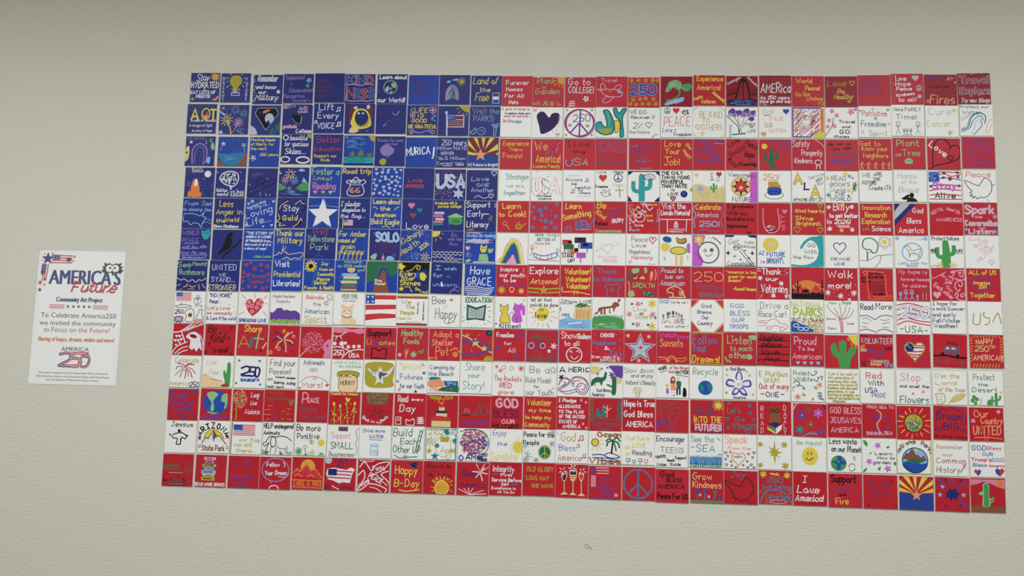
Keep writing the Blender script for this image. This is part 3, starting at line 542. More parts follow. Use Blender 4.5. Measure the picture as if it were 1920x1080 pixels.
n#with an outlined brain;sw4 52 60 34 56 20 46 14 36 20 22 34 14 52 12 70 18 76 34 72 50 62 60 52 62;sw3 48 58 52 72 56 62;!w 18 18 72 56 70;Tw3 6 42 80 10 Better;Tw3 8 44 93 10 mental;Ow- 54 94 93 14 HEALTH;yw2 44 36 52 9 42
n#!Navy tile painted with a faint rider and flying craft outline;sk3 0 88 6 74 30 64 54 48 78 40 99 34;sk3 0 88 14 92 30 82 50 70 76 58 98 44;sk3 32 58 34 40 44 32 56 38 58 48;sk2 26 46 38 42 52 54;le2 44 80 48 92;ly2 62 84 66 92;ls2 66 34 68 38;ls2 8 54 10 58;ly2 78 86 76 92;mw 10 60 96 96 10 .8;zv1 6 16 60 28 4
n#with fireworks over a mountain bay;yi3 38 22 18 9 6;yp2 22 42 14 9 3;yl2 52 42 14 10 4;qg 0 54 14 58 26 70 0 76;qg 60 66 78 52 99 50 99 76 66 74;pl 76 48 82 32 94 50;zl1 2 76 98 92 6;pl 0 22 0 10 10 24;ql 64 10 74 4 86 12 74 14;yw1 36 70 8 7 2;lk2 64 56 64 76
b#with pink, gold and green hearts;Te5 4 94 26 22 Foster a;TY4 10 46 44 12 Love;Te4 52 70 46 12 of;TP5 10 84 74 20 Reading;hP 18 84 7;hY 44 84 7;he 68 84 7
n#with a road shield;Ty5 4 96 20 16 Road trip;sw3 16 48 24 42 34 44 48 32 62 44 74 40 80 48 70 58 76 76 70 90 48 94 26 92 20 80 30 60 16 48;Tw3 30 64 52 10 ROUTE;lw2 28 57 70 57;TO5 30 62 82 15 66
b#!Blue tile covered in small pale blue hearts;Hs 0 0 0 0;hs 12 6 5;hs 34 6 4;hs 52 8 5;hs 72 6 5;hs 92 8 5;hs 14 20 6;hs 32 16 6;hs 50 16 5;hs 78 16 5;hs 30 30 4;hs 42 30 5;hs 64 30 5;hs 80 30 5;hs 90 34 4;hs 8 40 5;hs 26 44 5;hs 44 38 6;hs 56 40 4;hs 76 42 5;hs 6 52 4;hs 64 48 6;hs 84 48 5;hs 14 60 6;hs 38 64 6;hs 54 56 5;hs 78 60 5;hs 92 62 5;hs 10 72 5;hs 40 76 5;hs 58 68 6;hs 74 72 5;hs 86 78 4;hs 6 86 6;hs 26 84 6;hs 44 80 4;hs 56 86 6;hs 38 90 4;hs 72 90 4;hs 86 92 5
n#in small coral letters;Tr4 16 60 46 14 Love;Tr4 8 66 64 10 HAPPINESS
n#with a silver star and red dots;Tf4 6 82 8 8 CELEBRATING;Ows 8 36 58 38 U;Ows 42 62 58 34 S;Ows 72 96 58 40 A;ps 78 60 83 72 95 72 88 80 94 92 82 88 78 98 73 88 60 92 66 80 58 70 72 72;mf 2 64 56 96 60 1.8;mw 4 62 56 96 30 1.2;mw 6 12 96 60 30 1.1
n#with two heart outlines;Ts3 16 70 36 14 Love;Ts3 34 72 54 10 ONE;Ts3 16 88 72 13 Another;Hs3 88 10 9;ss3 26 92 38 84 56 92 72 88;Hs3 80 84 8
w#in teal pen;Tc3 24 96 30 18 Stronger;Tc2 24 80 56 12 we are;Tc3 16 86 80 14 together
w#with small red and blue stars;Or- 10 30 74 46 U;TB3 36 58 74 44 S;Or- 62 86 72 48 A;Tk4 20 66 86 6 God Bless;Tk4 24 66 95 6 America;mr 4 4 96 90 9 2;mB 4 4 96 90 8 2
w#with two small music notes;TB3 8 60 35 10 Always;TB3 28 42 47 7 be;TB3 40 88 60 8 helpfull;TB3 48 60 68 6 to;TB3 52 86 76 6 others;lS1 14 17 54 17;lS1 44 84 90 83;nB2 74 32 9;nB2 30 68 10
w#with red heart, dove and gold cross;Tr3 8 34 9 9 Love;TS3 58 88 9 9 Peace;hr 24 24 13;PB3 72 24 13;Tk3 2 40 56 8 Freedom;vS2 32 74 22;TY2 58 88 52 9 Faith;lY4 76 54 78 88;lY4 64 64 88 64
w#with a teal cactus;Vn2 0 0 0 1 ;bV 0 0 98 4;qV 0 0 14 0 12 8 0 14;qV 84 0 99 0 99 16;qV 0 80 14 98 0 99;qV 84 98 99 84 99 99;kt 44 10 88;cn1 38 26 2;cn1 22 44 2;cn1 52 40 2;cn1 62 46 2;cn1 20 62 2;cn1 36 54 2;dr 42 12 3;TV2 54 80 26 12 250;cV2 68 20 18 10
w#with a heart and a globe;Tk5 4 70 14 10 THE ONLY;Tk5 4 92 28 10 THING MORE;Tk5 4 74 42 10 POWERFUL;Tk5 4 84 56 11 THAN HATE;Tk5 34 44 67 7 IS;Tk4 24 56 80 8 LOVE;dB 74 76 11;qb 68 72 74 68 78 74 72 80;hP 40 90 8;Hk3 40 90 8;dY 98 62 6
w#with a desert scene;dy 12 14 6;TS3 56 64 20 12 I;hr 82 11 8;Hk2 82 11 8;TS3 56 66 32 9 A;TG3 74 84 32 9 Z;qi 0 50 30 44 60 56 80 56 98 50 100 98 0 98;mY 2 56 98 96 120 1;kg 66 40 30;ds 24 60 12;ck1 24 58 4;mk 20 70 50 88 10 1.2
w#with a woven basket wheel and purple bar;bm 76 1 99 99;TV3 10 72 16 12 Weaving;Tn3 74 92 18 10 my;di 48 48 30;cr2 48 48 30;dr 48 48 19;xk6 48 48 25 8;dr 48 48 16;*i 48 52 9;TV3 22 78 96 14 FUTURE
w#with a blue birthday cake;TO5 16 58 30 18 250;TO5 62 66 26 16 !;bY 30 34 62 46;bo 30 44 68 56;qb 30 54 68 54 68 74 50 78 31 76;le2 34 32 34 44;le2 42 32 42 44;le2 50 32 50 44;le2 58 32 58 44;ck2 48 78 28 12
w#in yellow and blue block letters;OVy 8 30 42 34 A;TV8 38 52 60 20 L;OVy 60 84 84 34 A;RS2 54 28 98 14 10 Service;RB3 76 36 96 30 9 NOT;RS2 78 46 98 42 7 SELF;TV3 4 94 96 8 APACHE UNIT 27
w#with leaves and small flowers;TS3 20 64 30 14 READ;TS3 16 74 48 11 BOOKS;TS2 14 62 66 14 Change;TS3 28 60 78 10 THE;TS3 14 78 94 12 WORLD;sG2 92 34 88 54 80 72;xG3 90 44 9 6;xG3 88 56 8 6;xG3 10 76 8 5;xG2 74 16 6 6;xy4 62 8 7 5;xy4 8 22 6 5;xy4 72 62 6 5;hm 84 22 4;hr 70 78 4;mG 6 4 94 94 26 1;mk 4 4 96 96 16 1
w#;Tk3 10 34 22 12 WE;Tk3 44 70 18 11 ARE;Tk3 42 64 32 9 THE;Tk3 10 52 46 12 FUTURE;Tk3 30 96 62 13 Create iT!!
w#with a black saluting figure;Ts4 12 68 26 18 Home;Is3 22 70 42 10 of the;Is4 14 76 70 18 Brave;pk 36 100 40 93 30 94 21 90 42 76 47 79 44 86 50 87 58 87 67 92 71 100;dk 53 79 7 8
w#with flag stripes and stars;lr4 34 4 98 6;sr4 30 14 50 10 70 18 98 12;sr4 30 26 60 22 98 30;sr4 4 50 40 44 98 48;sr4 4 64 40 58 98 62;sr4 4 78 40 74 98 78;lr4 4 90 98 90;bb 2 4 34 36;mw 3 5 33 35 24 1.6;Rm7 14 58 84 56 18 Stay;Tk5 20 80 86 16 Alive;xB3 48 8 5 5;xB3 88 6 5 5;xB4 66 26 6 5;xB3 46 22 5 5;xB3 90 20 5 5;xB3 8 50 5 5;xB3 92 48 5 5
w#with an outlined dove;Tr3 10 84 20 16 Peace;sS3 48 48 30 42 6 31 10 44 20 58 27 64 20 70 27 74 20 80 29 80 29 87 36 82 42 89 50 84 62 85 74 78 84 64 86 48 82 32 72 24 62 26 56 36 48 48;lS2 70 90 76 96;lS3 88 46 94 44
n#with an outlined whale;Il3 6 96 24 14 From Sea;Il3 2 96 42 10 to shining Sea;sl3 6 56 10 52 40 52 60 58 74 46 68 60 80 64 70 80 66 96 56 84 40 82 30 88 18 76 6 78 4 62;sl2 74 72 84 68 98 74;sl2 70 82 84 78 98 84
n#in yellow and white brush lettering;Ty4 18 62 28 20 Less;Ty4 8 94 53 16 Anger in;Ty4 10 40 80 12 the;Ty4 38 84 78 14 World;Tw4 2 84 97 9 Show Kindness
b#with pale blue flowers;Rs3 8 36 66 12 8 Greatest thing;Rs3 16 40 82 20 8 In life is...;Rs5 4 68 90 42 22 Loving;Rs5 10 92 88 74 20 Life...;hs 10 18 5;xs3 22 10 6 6;xs3 6 88 6 6;hs 92 10 5;hs 90 88 5;hs 62 92 4
n#with gold and black flourishes;Tw4 22 74 44 20 Stay;Ty5 22 68 74 16 Gold;sk5 6 36 12 22 26 12 40 8;si3 8 38 14 24 26 16 36 10;sk5 64 20 80 12 88 26 94 30 86 44;si3 60 22 76 10 82 18 90 20;sk5 10 54 6 68 16 76 8 86 26 94;si3 6 54 10 70 2 78 14 84 10 92 30 90;sk5 60 94 76 86 82 68;si3 56 96 72 84 80 68 84 76
b#!Blue tile with one large white five-point star;*w 48 54 52;lw1 2 28 40 26;lw1 60 26 96 30;lw1 4 40 28 62;lw1 92 40 70 60;lw1 40 26 46 6;lw1 60 26 52 6;lw1 30 90 48 76;lw1 66 92 50 76
n#with a small flag;Iw3 4 68 26 16 I pledge;Iw3 8 86 44 12 allegiance to;Iw3 4 88 64 12 the flag...;g 16 70 46 90;ly3 14 68 13 98
b#;Ty5 8 96 18 14 Learn about;Ty5 32 62 39 12 the;Ty5 12 82 60 12 American;Ty5 4 94 84 16 Bald Eagle;sy3 8 30 16 30 22 36;sy3 78 38 82 32 92 28;sy3 40 94 52 90 64 96
n#with pink, blue and tan hearts;hP 30 22 11;hc 57 37 9;hn 36 54 10;Tw4 16 86 97 18 Love
n#with books and a green mortarboard;Ty4 6 76 14 8 Graduate HS &;Ty4 16 90 24 8 pursue college;bs 4 38 36 46;bm 2 48 32 57;bi 8 59 36 66;bP 2 68 32 74;bc 0 76 34 82;pe 46 54 74 42 98 54 74 64;qg 56 58 92 58 92 76 74 80 56 76;Tk2 64 86 72 6 2026;ll2 52 58 52 80
n#;Tw4 4 80 20 16 Support;Tw4 8 60 50 18 Early;sw3 60 42 76 42;Tw4 6 76 84 18 Literacy;TY3 8 30 96 6 ABC;rs2 94 8 98 20;rY2 76 56 84 64;rY2 80 48 86 56
r#with a gold pan and pot;Ty5 16 72 24 18 Learn;Ty5 6 22 50 12 to;Ty5 36 90 50 18 Cook!;cY3 24 72 6 6;lY5 28 76 38 90;cY4 68 82 10 8;lY4 78 80 90 72;lY2 62 66 64 74;lY2 70 64 70 72;zY2 60 76 76 88 4
r#with purple flowers and an outlined star;Td4 18 70 9 8 AZ bloom;ev2 66 38 15;dx 12 18 6;dx 32 28 8;dx 50 20 6;dx 84 8 6;dx 6 34 5;dx 38 44 6;dx 14 54 6;dx 82 48 6;dx 34 60 5;dx 50 62 7;xx5 68 68 6 6;xx5 10 84 6 6;xx5 50 84 7 6;xx5 82 84 7 6;lx2 66 24 68 50
r#with "NEW" in grey blue;Ty5 10 60 22 18 Learn;Ry5 4 60 90 42 18 Something;Tx7 44 94 86 24 NEW;ls2 44 90 90 88;cx3 20 88 10;cx2 16 84 2;cx2 24 84 2;sx2 14 90 20 94 26 90
r#in yellow, white, black and violet;Ty5 8 36 22 20 Be;Ty4 42 58 22 3 ...;Ry4 4 38 30 58 14 Kind;Rv4 46 48 88 20 9 Generous;Tw4 56 92 68 14 HAPPY;Tk5 4 42 76 10 Patient;Te5 6 86 98 9 Compassionate
R#with many small love words;Ow- 0 0 0 0 ;Rw5 20 66 80 18 30 LOVE;cw3 40 50 16 14;Ry3 18 36 38 16 10 love;Rp3 6 10 8 50 12 LOVE;Tp3 44 62 9 8 love;Ty3 70 92 11 8 love;Rp3 94 24 92 64 12 LOVE;Ty3 60 78 46 8 love;Rr3 94 76 52 88 16 LOVE;Rp3 6 52 8 92 8 love one;Rl3 16 94 38 92 8 love;Ty3 64 80 62 9 love;Rv3 80 70 96 70 8 love;Rk3 20 34 44 26 8 love;Tw3 24 50 78 8 love;Tp3 40 60 34 8 love
r#with a white columned building;Tw4 8 80 20 18 Visit the;Tw4 4 94 40 16 Lincoln Memorial;lw3 2 54 98 54;lw3 24 56 24 94;lw3 84 56 82 92;lw2 30 86 76 84;lw2 26 92 78 88;lw2 34 94 72 94;bs 44 66 58 82;dw 51 64 4;lr1 48 68 48 82;lr1 53 68 53 82
r#with wavy blue lines;Ty4 10 86 22 16 Celebrate;Ts4 14 78 46 15 America;Tl5 22 84 76 16 250!;sl3 6 10 2 24 10 38 4 56 8 80;sx3 92 10 90 24 96 40 88 56 92 80;sx3 20 88 42 86 64 92 84 90
R#in black marker;Tk4 8 86 16 11 I graduate;Tk4 6 66 38 11 With my;Tk4 6 88 56 10 Bachelors in;Tk4 6 70 78 10 September;Tk3 68 80 98 7 BW
R#with a pink letter U holding people;sp3 16 18 16 60 26 88 44 94 60 86 66 66 60 18;RP4 84 84 80 38 12 NITY;hP 82 26 8;zw2 24 72 58 88 8;zk2 28 76 56 90 6
r#with gold heart outlines;Ty4 12 98 30 10 Kind hearts;Ty4 12 64 54 12 Shine;Ty4 14 90 70 12 Brightest.;HY3 86 8 7;HY3 16 84 10;HY3 86 84 9
r#with white asterisks and gold maple leaves;Tw5 24 72 24 22 Billy;Tw5 12 98 46 12 to get better;Tw5 6 76 66 14 in 2026!;lw3 34 72 72 72;lw3 38 76 72 76;xw4 10 14 6 6;xw4 80 12 6 6;xw4 12 82 7 6;xw4 80 84 6 6;xy4 50 8 6 5;xy4 48 86 6 5
r#;Ty4 8 92 20 14 Innovation;Ty4 16 80 44 16 Research;Ty4 6 90 64 15 Exploration;Ty3 10 26 84 6 in;Tw4 36 92 86 14 Science
r#with navy and white diagonal bands;pB 0 2 18 2 0 26;ps 18 2 48 2 0 52 0 26;pB 48 2 66 2 0 72 0 52;Tw4 56 86 30 16 God;Tw4 38 80 62 16 Bless;Tw4 12 86 92 18 America
R#in thin silver letters;Ap3 50 84 62 132 52 10 MENTAL Health;Tp3 20 96 56 10 AWARENESS
r#in lilac bubble letters;Osp 6 88 34 24 Spark;Tp4 34 54 48 8 the;Osp 4 98 72 16 Conversation;Tp4 44 60 82 6 and;Osp 14 84 96 14 Listen;xl3 92 44 7 6;xl3 90 90 6 6;xl3 6 84 4 5
n#with a teal mask;Tv3 6 60 20 14 WORLD;Tv3 6 60 44 12 PEACE;Jv3 6 90 64 11;Jv3 4 92 83 11;Jv2 8 90 95 7;ql 0 0 0 0;qt 68 4 76 8 92 2 98 14 92 30 80 36 70 22;dB 78 14 2;dB 88 14 2;ll2 10 49 60 48;ll2 8 66 60 65;ll2 6 88 92 86;ll2 8 96 80 96
n#!Dark blue tile painted with a black crow on a branch;sk6 36 98 44 84 60 70 74 56 96 34;qk 20 80 36 56 44 30 52 14 62 10 70 16 62 22 66 40 60 60 44 70 28 80;sk2 44 68 44 78 54 74
b#in tiny mint capital letters;Tw3 8 98 16 8 "THE STORY OF;Tw3 8 92 28 7 AMERICA IS A STORY;Tw3 8 96 41 7 OF PROGRESS (from...;Tw3 8 92 53 7 But most of all it is;Tw3 6 78 66 7 a story of hope";Te3 36 94 92 8 -John Lewis
b#with an outlined battleship;Ty5 4 94 22 18 Thank our;Ty5 12 92 46 18 Military;si3 0 88 14 82 16 76 26 80 30 62 34 74 42 76 50 82 90 76 96 84 84 96 70 94 56 98 44 92 30 98;li2 30 62 30 52;li2 38 66 38 56
n#with a faint blue geyser;Tr4 20 72 19 20 Visit;Te4 6 94 43 20 Yellowstone;Te4 18 76 70 20 Park;sb4 46 74 46 86 30 98;sb4 48 86 60 98;mb 4 76 90 98 10 1
b#with yellow wheat;Iy4 4 94 24 16 For Amber;Iy4 2 60 44 14 waves of;Iy4 12 58 64 14 grain;sy3 8 98 12 74 16 70;sy3 22 98 26 74 32 68;sy3 36 98 40 76 46 70;sy3 50 98 54 74 60 70;sy3 64 98 68 76 74 70;sy3 76 98 82 78 88 72;zy2 4 70 86 84 20
n#in white and rust letters with travel doodles;Owl 22 94 38 26 SOLO;Of- 8 86 74 28 TRIP;sv2 12 12 20 10 14 18 24 14;qe 4 92 14 80 26 80 20 98;ql 56 98 62 86 76 88 82 98;bP 42 86 50 98;lO2 46 78 46 86;sv2 76 84 86 78 82 90
b#with dots and a yellow sun;Ry4 4 50 64 12 20 Kidney;Ry4 4 84 62 42 18 Health;Ry4 66 66 92 46 14 2026;mw 60 2 80 18 28 1;mw 36 72 62 96 44 1;cy2 80 86 4;yy3 80 86 16 9 7;sn3 78 30 88 18 98 12;sn3 14 96 26 90 34 84
n#with white waves and corner sun;Tv3 60 78 17 10 Go;Tv3 50 94 30 9 with the;Tv3 56 82 46 10 flow;qy 0 0 24 0 22 12 12 18 0 18;ly2 30 8 36 10;ly2 22 18 30 26;ly2 12 24 12 34;ww2 2 98 68 2 7;ww2 4 96 76 2 6;ww2 2 70 84 2 5;ww2 40 98 90 2 5;ww2 6 90 97 2 5
b#with a yellow cat reading in a library;Tl4 8 98 16 12 Always be reading;zp2 2 22 98 34 18;zs2 4 24 96 36 16;zv2 4 66 30 80 9;qy 54 40 60 46 66 46 72 40 72 58 62 66 52 58;dk 58 52 2;dk 67 52 2;pe 46 92 50 70 74 70 80 94;ze1 48 72 78 92 8;hp 12 52 8;qe 78 52 88 54 94 50 90 64 78 66;bs 30 94 98 99;qe 4 94 16 86 24 92 12 98;zp1 4 0 60 4 16
w#!White tile painted with a tall rainbow over a pink shape;sr2 2 94 20 70 30 40 48 18 62 20 76 34 88 96;py 6 96 22 64 34 36 50 20 62 22 72 36 84 96 78 96 64 44 56 28 46 36 30 64 14 96;pg 14 96 30 62 44 36 56 28 66 44 78 96 72 96 60 50 52 42 20 96;pb 20 96 34 64 50 34 58 34 66 54 74 96 66 97 52 66 36 96;sr2 30 98 40 76 54 68 64 84 66 98;qp 34 98 42 82 54 72 62 88 64 98
w#with two stick figures and a net;TG3 22 98 10 10 HOPE TO GET;Tc4 28 86 24 8 BETTER AT;Tr2 20 68 36 8 Pickle Ball;Fr2 12 42 30;Ft2 92 52 24;sb3 18 64 50 72 86 62 86 76 50 84 20 76 18 64;lb2 26 68 26 80;lb2 38 70 38 82;lb2 62 68 62 82;lb2 74 66 74 80;sr2 2 84 46 86 98 88;cY1 26 44 3
w#with coloured protest signs;br 4 20 32 36;lk2 6 24 24 24;bV 42 12 78 30;bk 54 14 68 22;bG 8 34 40 50;bb 60 28 98 48;bk 68 30 84 40;bo 26 50 52 64;bk 42 46 54 58;bm 48 60 78 78;lk1 52 66 74 66;lk1 52 70 74 70;bk 22 24 34 32;lk3 12 50 12 60;lk3 22 52 22 62;lk3 56 34 56 46;lk3 82 48 82 60;lk3 42 78 42 86;lk3 62 78 62 92;TV4 4 40 76 14 STAND;TV4 22 38 92 10 UP
w#with a pale pink heart and arrow;Hp2 42 46 17;lp2 8 54 36 44;lp2 58 40 78 32;lp2 72 30 78 32;zp2 6 52 14 58 3;Tp3 16 72 78 8 MY LOVE;Tp3 30 74 90 8 SANDRA
w#with a heart outline;TS3 16 66 24 16 Peace;Tn3 18 60 42 12 Love;TS3 10 74 62 12 Happiness;Tr3 18 84 80 12 Harmony;Hr3 82 18 11;hP 82 16 4;Hm2 12 90 5;Tv1 70 92 97 5 Ruth
w#!White tile painted with a blue blob, brown cloud, sun and yellow tree;qb 10 12 18 6 34 10 36 22 24 26 12 20;qn 52 8 64 14 80 10 84 22 72 30 54 26;qY 52 12 64 16 78 14 80 20 66 26 56 24;uy3 18 40 13 14 18;qy 32 50 44 40 62 38 80 44 84 56 68 64 44 62 34 58;cS3 58 51 25 12;bi 48 66 56 98;bi 62 66 72 98;qm 84 34 90 26 94 32 94 56 86 56;lS2 86 66 88 80;qe 14 70 18 74 16 82 12 78
w#with a smiley face and pink corner flower;qm 0 2 38 2 34 20 22 30 22 56 34 80 28 99 0 99;dP 24 16 14;fyw 20 16 14;cS5 50 56 32 33;cS3 40 50 4;dS 60 48 6;sc3 40 62 50 68 62 60;sn4 64 8 76 16 88 28;lk1 50 10 60 10
w#with a black outlined brush and sparkles;rk3 1 1 97 98;pB 2 2 30 2 26 8 2 8;pB 70 2 97 2 97 10 76 8;Ik2 10 44 30 18 Get;Ik2 50 66 40 8 And;Ik2 60 90 28 9 Into;Ik2 70 94 42 8 Kids;lk2 26 40 44 30;lk2 26 40 32 50;lk2 44 30 50 40;lk2 32 50 50 40;zk2 28 34 44 44 5;lk2 44 50 80 94;lk2 50 44 86 90;pk 10 48 12 56 20 58 12 60 10 68 8 60 -0 58 8 56;pk 30 61 31 67 37 68 31 69 30 75 29 69 23 68 29 67;pk 62 44 63 49 68 50 63 51 62 56 61 51 56 50 61 49;pk 84 50 86 56 92 58 86 60 84 66 82 60 76 58 82 56;pk 74 67 75 73 81 74 75 75 74 81 73 75 67 74 73 73;pk 48 73 49 77 53 78 49 79 48 83 47 79 43 78 47 77;Ik2 8 92 96 12 Cosmetology
w#with a yellow and tan sun;dy 40 30 24 22;qi 30 24 36 18 44 22 52 18 54 34 44 42 32 38;Tb4 4 20 62 12 AZ;Tb4 28 84 66 12 FUTURE;TB3 10 20 88 10 is;Tb4 28 72 88 16 BRIGHT;Tk3 78 86 88 20 !
w#with a large teal wave;qt 28 40 40 20 60 6 80 4 99 2 99 98 2 98 2 92 30 94 56 90 76 76 84 50 76 26 60 16 44 28 34 42;TS3 52 74 37 11 GO;TS3 42 78 58 12 With;TS3 8 68 74 10 the flow
w#with a heart outline;HB3 44 36 19;TB3 18 74 76 8 DEVINE;TB3 28 58 91 8 LOVE
w#with an outlined green tree and a sun;sG4 20 44 10 34 14 14 30 8 44 12 56 28 52 50 40 54 32 44 20 44;lS5 24 50 24 76;lS2 30 54 40 48;dy 76 20 8;yB2 76 20 22 16 13;sS2 4 78 26 78 50 64 66 62 98 58;sS2 66 62 62 76 60 84 46 98
w#with a dog inside a blue circle;Tp2 34 68 12 10 250;Tp2 70 92 12 8 years;cl5 52 50 30 28;sS2 30 36 40 30 50 44 66 42 76 40 74 56 70 66 66 54 48 54 44 66 42 50 34 38;TS1 50 66 58 5 USA;xl4 8 8 6 6;xl4 92 8 6 6;Tv2 10 96 88 8 Lets work for;Tv2 34 66 96 6 PEACE
w#with a bright green cactus;Tk3 6 86 14 12 Protect Nature;kg 46 14 82;qg 34 98 36 60 44 20 54 18 60 60 58 98;Tk4 2 18 50 8 WILD;Tk4 78 96 50 8 LIFE;lk2 2 54 18 54;lk2 76 54 96 54;xi4 28 92 10 7;xi4 68 92 12 7;sn2 0 96 14 92 24 98
w#in faint pink diagonal writing;Rp3 12 16 42 14 10 God;Rp3 30 36 68 18 10 BLESS;Rp3 46 50 70 36 11 OUR;Rp3 40 82 90 36 12 MILITARY;Hp3 76 80 8
n#with a thin wavy line;Te4 2 44 23 16 See;Te4 50 96 18 14 Mount;Te4 8 90 48 18 Rushmore;si3 0 58 14 66 24 62 40 70 52 64 64 72 74 64 84 66 98 58;ss3 2 84 14 80;si3 24 88 36 84 36 78;si3 44 82 52 88 64 84;li3 74 80 78 94;li3 86 78 94 90;lY3 40 94 60 94;lY3 10 98 20 94
n#in silver capitals;Ts4 10 90 32 18 UNITED;Ts3 32 56 52 10 WE;Ts4 8 88 70 14 STAND...;Ti4 0 90 96 16 STRONGER
b#covered in red stars and hearts;yr2 16 14 8 8;yr2 44 26 9 8;yr2 64 14 8 8;yr2 86 18 8 8;yr2 10 38 8 8;yr2 24 48 9 8;yr2 90 44 8 8;yr2 90 64 7 8;yr2 28 84 8 8;yr2 74 90 9 8;yr2 8 68 7 8;Tr3 36 84 56 12 Stronger;Tr3 28 78 74 12 Together;hr 30 8 5;hr 68 34 5;hr 8 54 5;hr 50 86 6;hr 88 86 5;hr 10 92 5
b#in white and yellow lettering;Tw5 8 54 22 18 Visit;Ty4 6 92 54 17 Presidential;Tw5 6 92 84 18 Libraries!
b#with a yellow sunflower;xy6 22 22 18 12;dk 22 22 8;sc4 42 28 40 44 32 60 28 84;Ty4 56 78 18 9 Joy;Ty4 50 96 36 8 Clean air;Ty4 46 98 52 9 Community;Ty4 44 84 68 10 Peace;Ty4 36 78 80 10 Better;Ty4 4 44 96 10 Foods;Ty4 54 98 96 10 & Health
b#with a stack of books;Te3 28 86 8 7 Accomplish;Te3 8 98 22 8 my 2026 reading;Te3 74 96 34 7 goal;qi 40 26 64 26 60 38 44 38;lr2 46 28 48 36;lr2 56 28 54 36;bl 24 42 72 52;bi 28 52 80 60;bc 26 60 74 66;bi 20 66 72 74;bc 24 74 70 82;bn 20 82 72 92;bi 20 93 72 97;mw 2 10 98 94 30 1
b#!Blue tile painted with a big green tree and brown trunk lettered "Pine Planet";qG 0 0 30 0 46 20 40 40 30 60 12 66 0 64;qG 36 0 98 0 98 36 80 48 70 40 64 24 44 20;pn 22 99 30 62 44 48 52 26 62 34 64 60 74 99;Tw3 28 50 66 8 Pine;Tw3 28 62 76 8 Planet
k#in gold lettering with yellow stars;py 0 6 10 2 14 10 24 14 16 20 12 28 2 22;qB 2 36 60 30 96 28 98 98 2 98;Ty5 6 60 44 14 Every;Ty5 10 54 58 12 Star;Ty5 8 72 74 14 Shines;py 68 36 76 32 84 34 92 46 84 60 72 56;*y 12 86 10;sy3 26 30 44 24 58 10 70 14 66 24 58 20 62 14;sy3 22 80 38 80 42 90 48 94;Ty4 58 70 90 8 Be;Ty4 70 96 98 8 You!;zb3 56 28 70 56 4
n#with a purple unicorn horn;Tl4 14 30 24 14 I;Tl4 42 80 24 10 wish;Tl4 8 36 48 12 for;Tc4 52 62 48 10 a;Tl3 8 84 76 12 unicorn;lw6 35 64 37 76;sv3 62 98 74 84 84 78;sv3 64 92 78 86 92 94;sv2 76 82 90 76 96 90
b#with white wavy lines;Tw5 18 80 32 24 Have;Tw5 10 84 67 24 GRACE;ww3 4 94 74 3 1;ww3 3 92 80 3 1;ww3 4 90 86 3 1;ww3 6 86 92 3 1;ww3 10 80 97 2 1
r#with gold atom, bulb and gear;Tw4 12 68 20 12 Inspire;Tw4 12 90 38 12 our youth;Tw4 24 62 54 10 to be;Tv4 4 90 68 8 Innovative;fyr 18 80 8;cY3 18 80 10;cy3 50 78 7;xy3 80 82 9 8;Vy2 86 8 22 6 VD;ly2 46 88 54 88
r#with a gold star and bars;Tw5 6 94 28 20 Explore;Ty5 8 94 60 16 Arizona!;*Y 50 80 18;lY6 2 74 36 76;lY6 64 76 98 74;lY6 2 86 34 88;lY6 64 88 98 86
r#in yellow, three times over;Ty5 14 96 28 18 Volunteer!;Ty5 18 94 52 16 Volunteer!;Ty5 20 92 74 16 Volunteer!;sy4 6 70 8 84 30 84 60 86 92 92;ly3 44 80 44 94;ly3 54 80 54 92
r#with an outlined badge;Tx4 14 74 26 16 Thank;Tx4 4 96 50 14 Law Enforcment;sx4 42 60 50 58 62 62 76 58 86 66 78 80 78 98 46 98 46 80 38 68 44 58;*c 60 78 9
r#with painted vegetables;Jk4 24 60 42 10;Ji3 24 60 42 10;Oki 22 88 70 16 GROWTH;rS1 14 22 66 26;qe 18 12 30 8 42 10 38 22 22 24;qe 56 8 64 6 66 18 60 24;qG 6 28 14 26 18 40 14 48 6 40;qO 76 20 84 18 84 34 76 48;sO4 90 12 94 26 90 44;sO4 8 50 12 66 10 84;qe 8 84 22 78 28 92 20 98 10 98;qG 46 78 66 80 92 92 80 96 60 92;me 56 82 84 94 8 2.4
r#with a white eagle head;Is4 8 78 20 14 Proud to;Is4 22 78 38 12 be an;Is4 6 82 60 16 American;si4 44 96 46 86 38 82 30 81 28 73 38 67 50 63 62 66 74 76 82 96;zi2 64 74 80 94 6;li4 34 97 84 97;di 46 71 2
r#with grey strokes along the top;TO5 10 96 44 28 250;Td4 18 80 66 14 Happy;Td3 74 98 70 8 2026;Oc- 28 94 92 12 Birthday;lS3 4 10 12 4;lS3 16 10 20 2;lS3 36 6 36 2;lS3 60 6 58 1;lS3 84 4 96 10;lS3 4 34 10 34;lS3 4 26 8 28
r#with a quotation in yellow;Ty4 8 98 20 8 "America is too;Ty4 14 98 34 8 great for small;Ty4 14 54 46 8 dreams";Ty4 28 99 72 8 -Ronald Reagan
r#with white asterisks;Tw5 16 72 22 18 Thank;Tw5 28 64 42 12 our;Tw5 14 92 78 24 Veterans;xw4 10 34 6 6;xw4 74 50 7 6;xw4 50 88 7 6;mw 82 4 96 26 14 1.2;mw 4 76 18 96 12 1.2;zw3 84 82 98 96 4;lw3 2 6 10 4;lw3 4 12 12 12
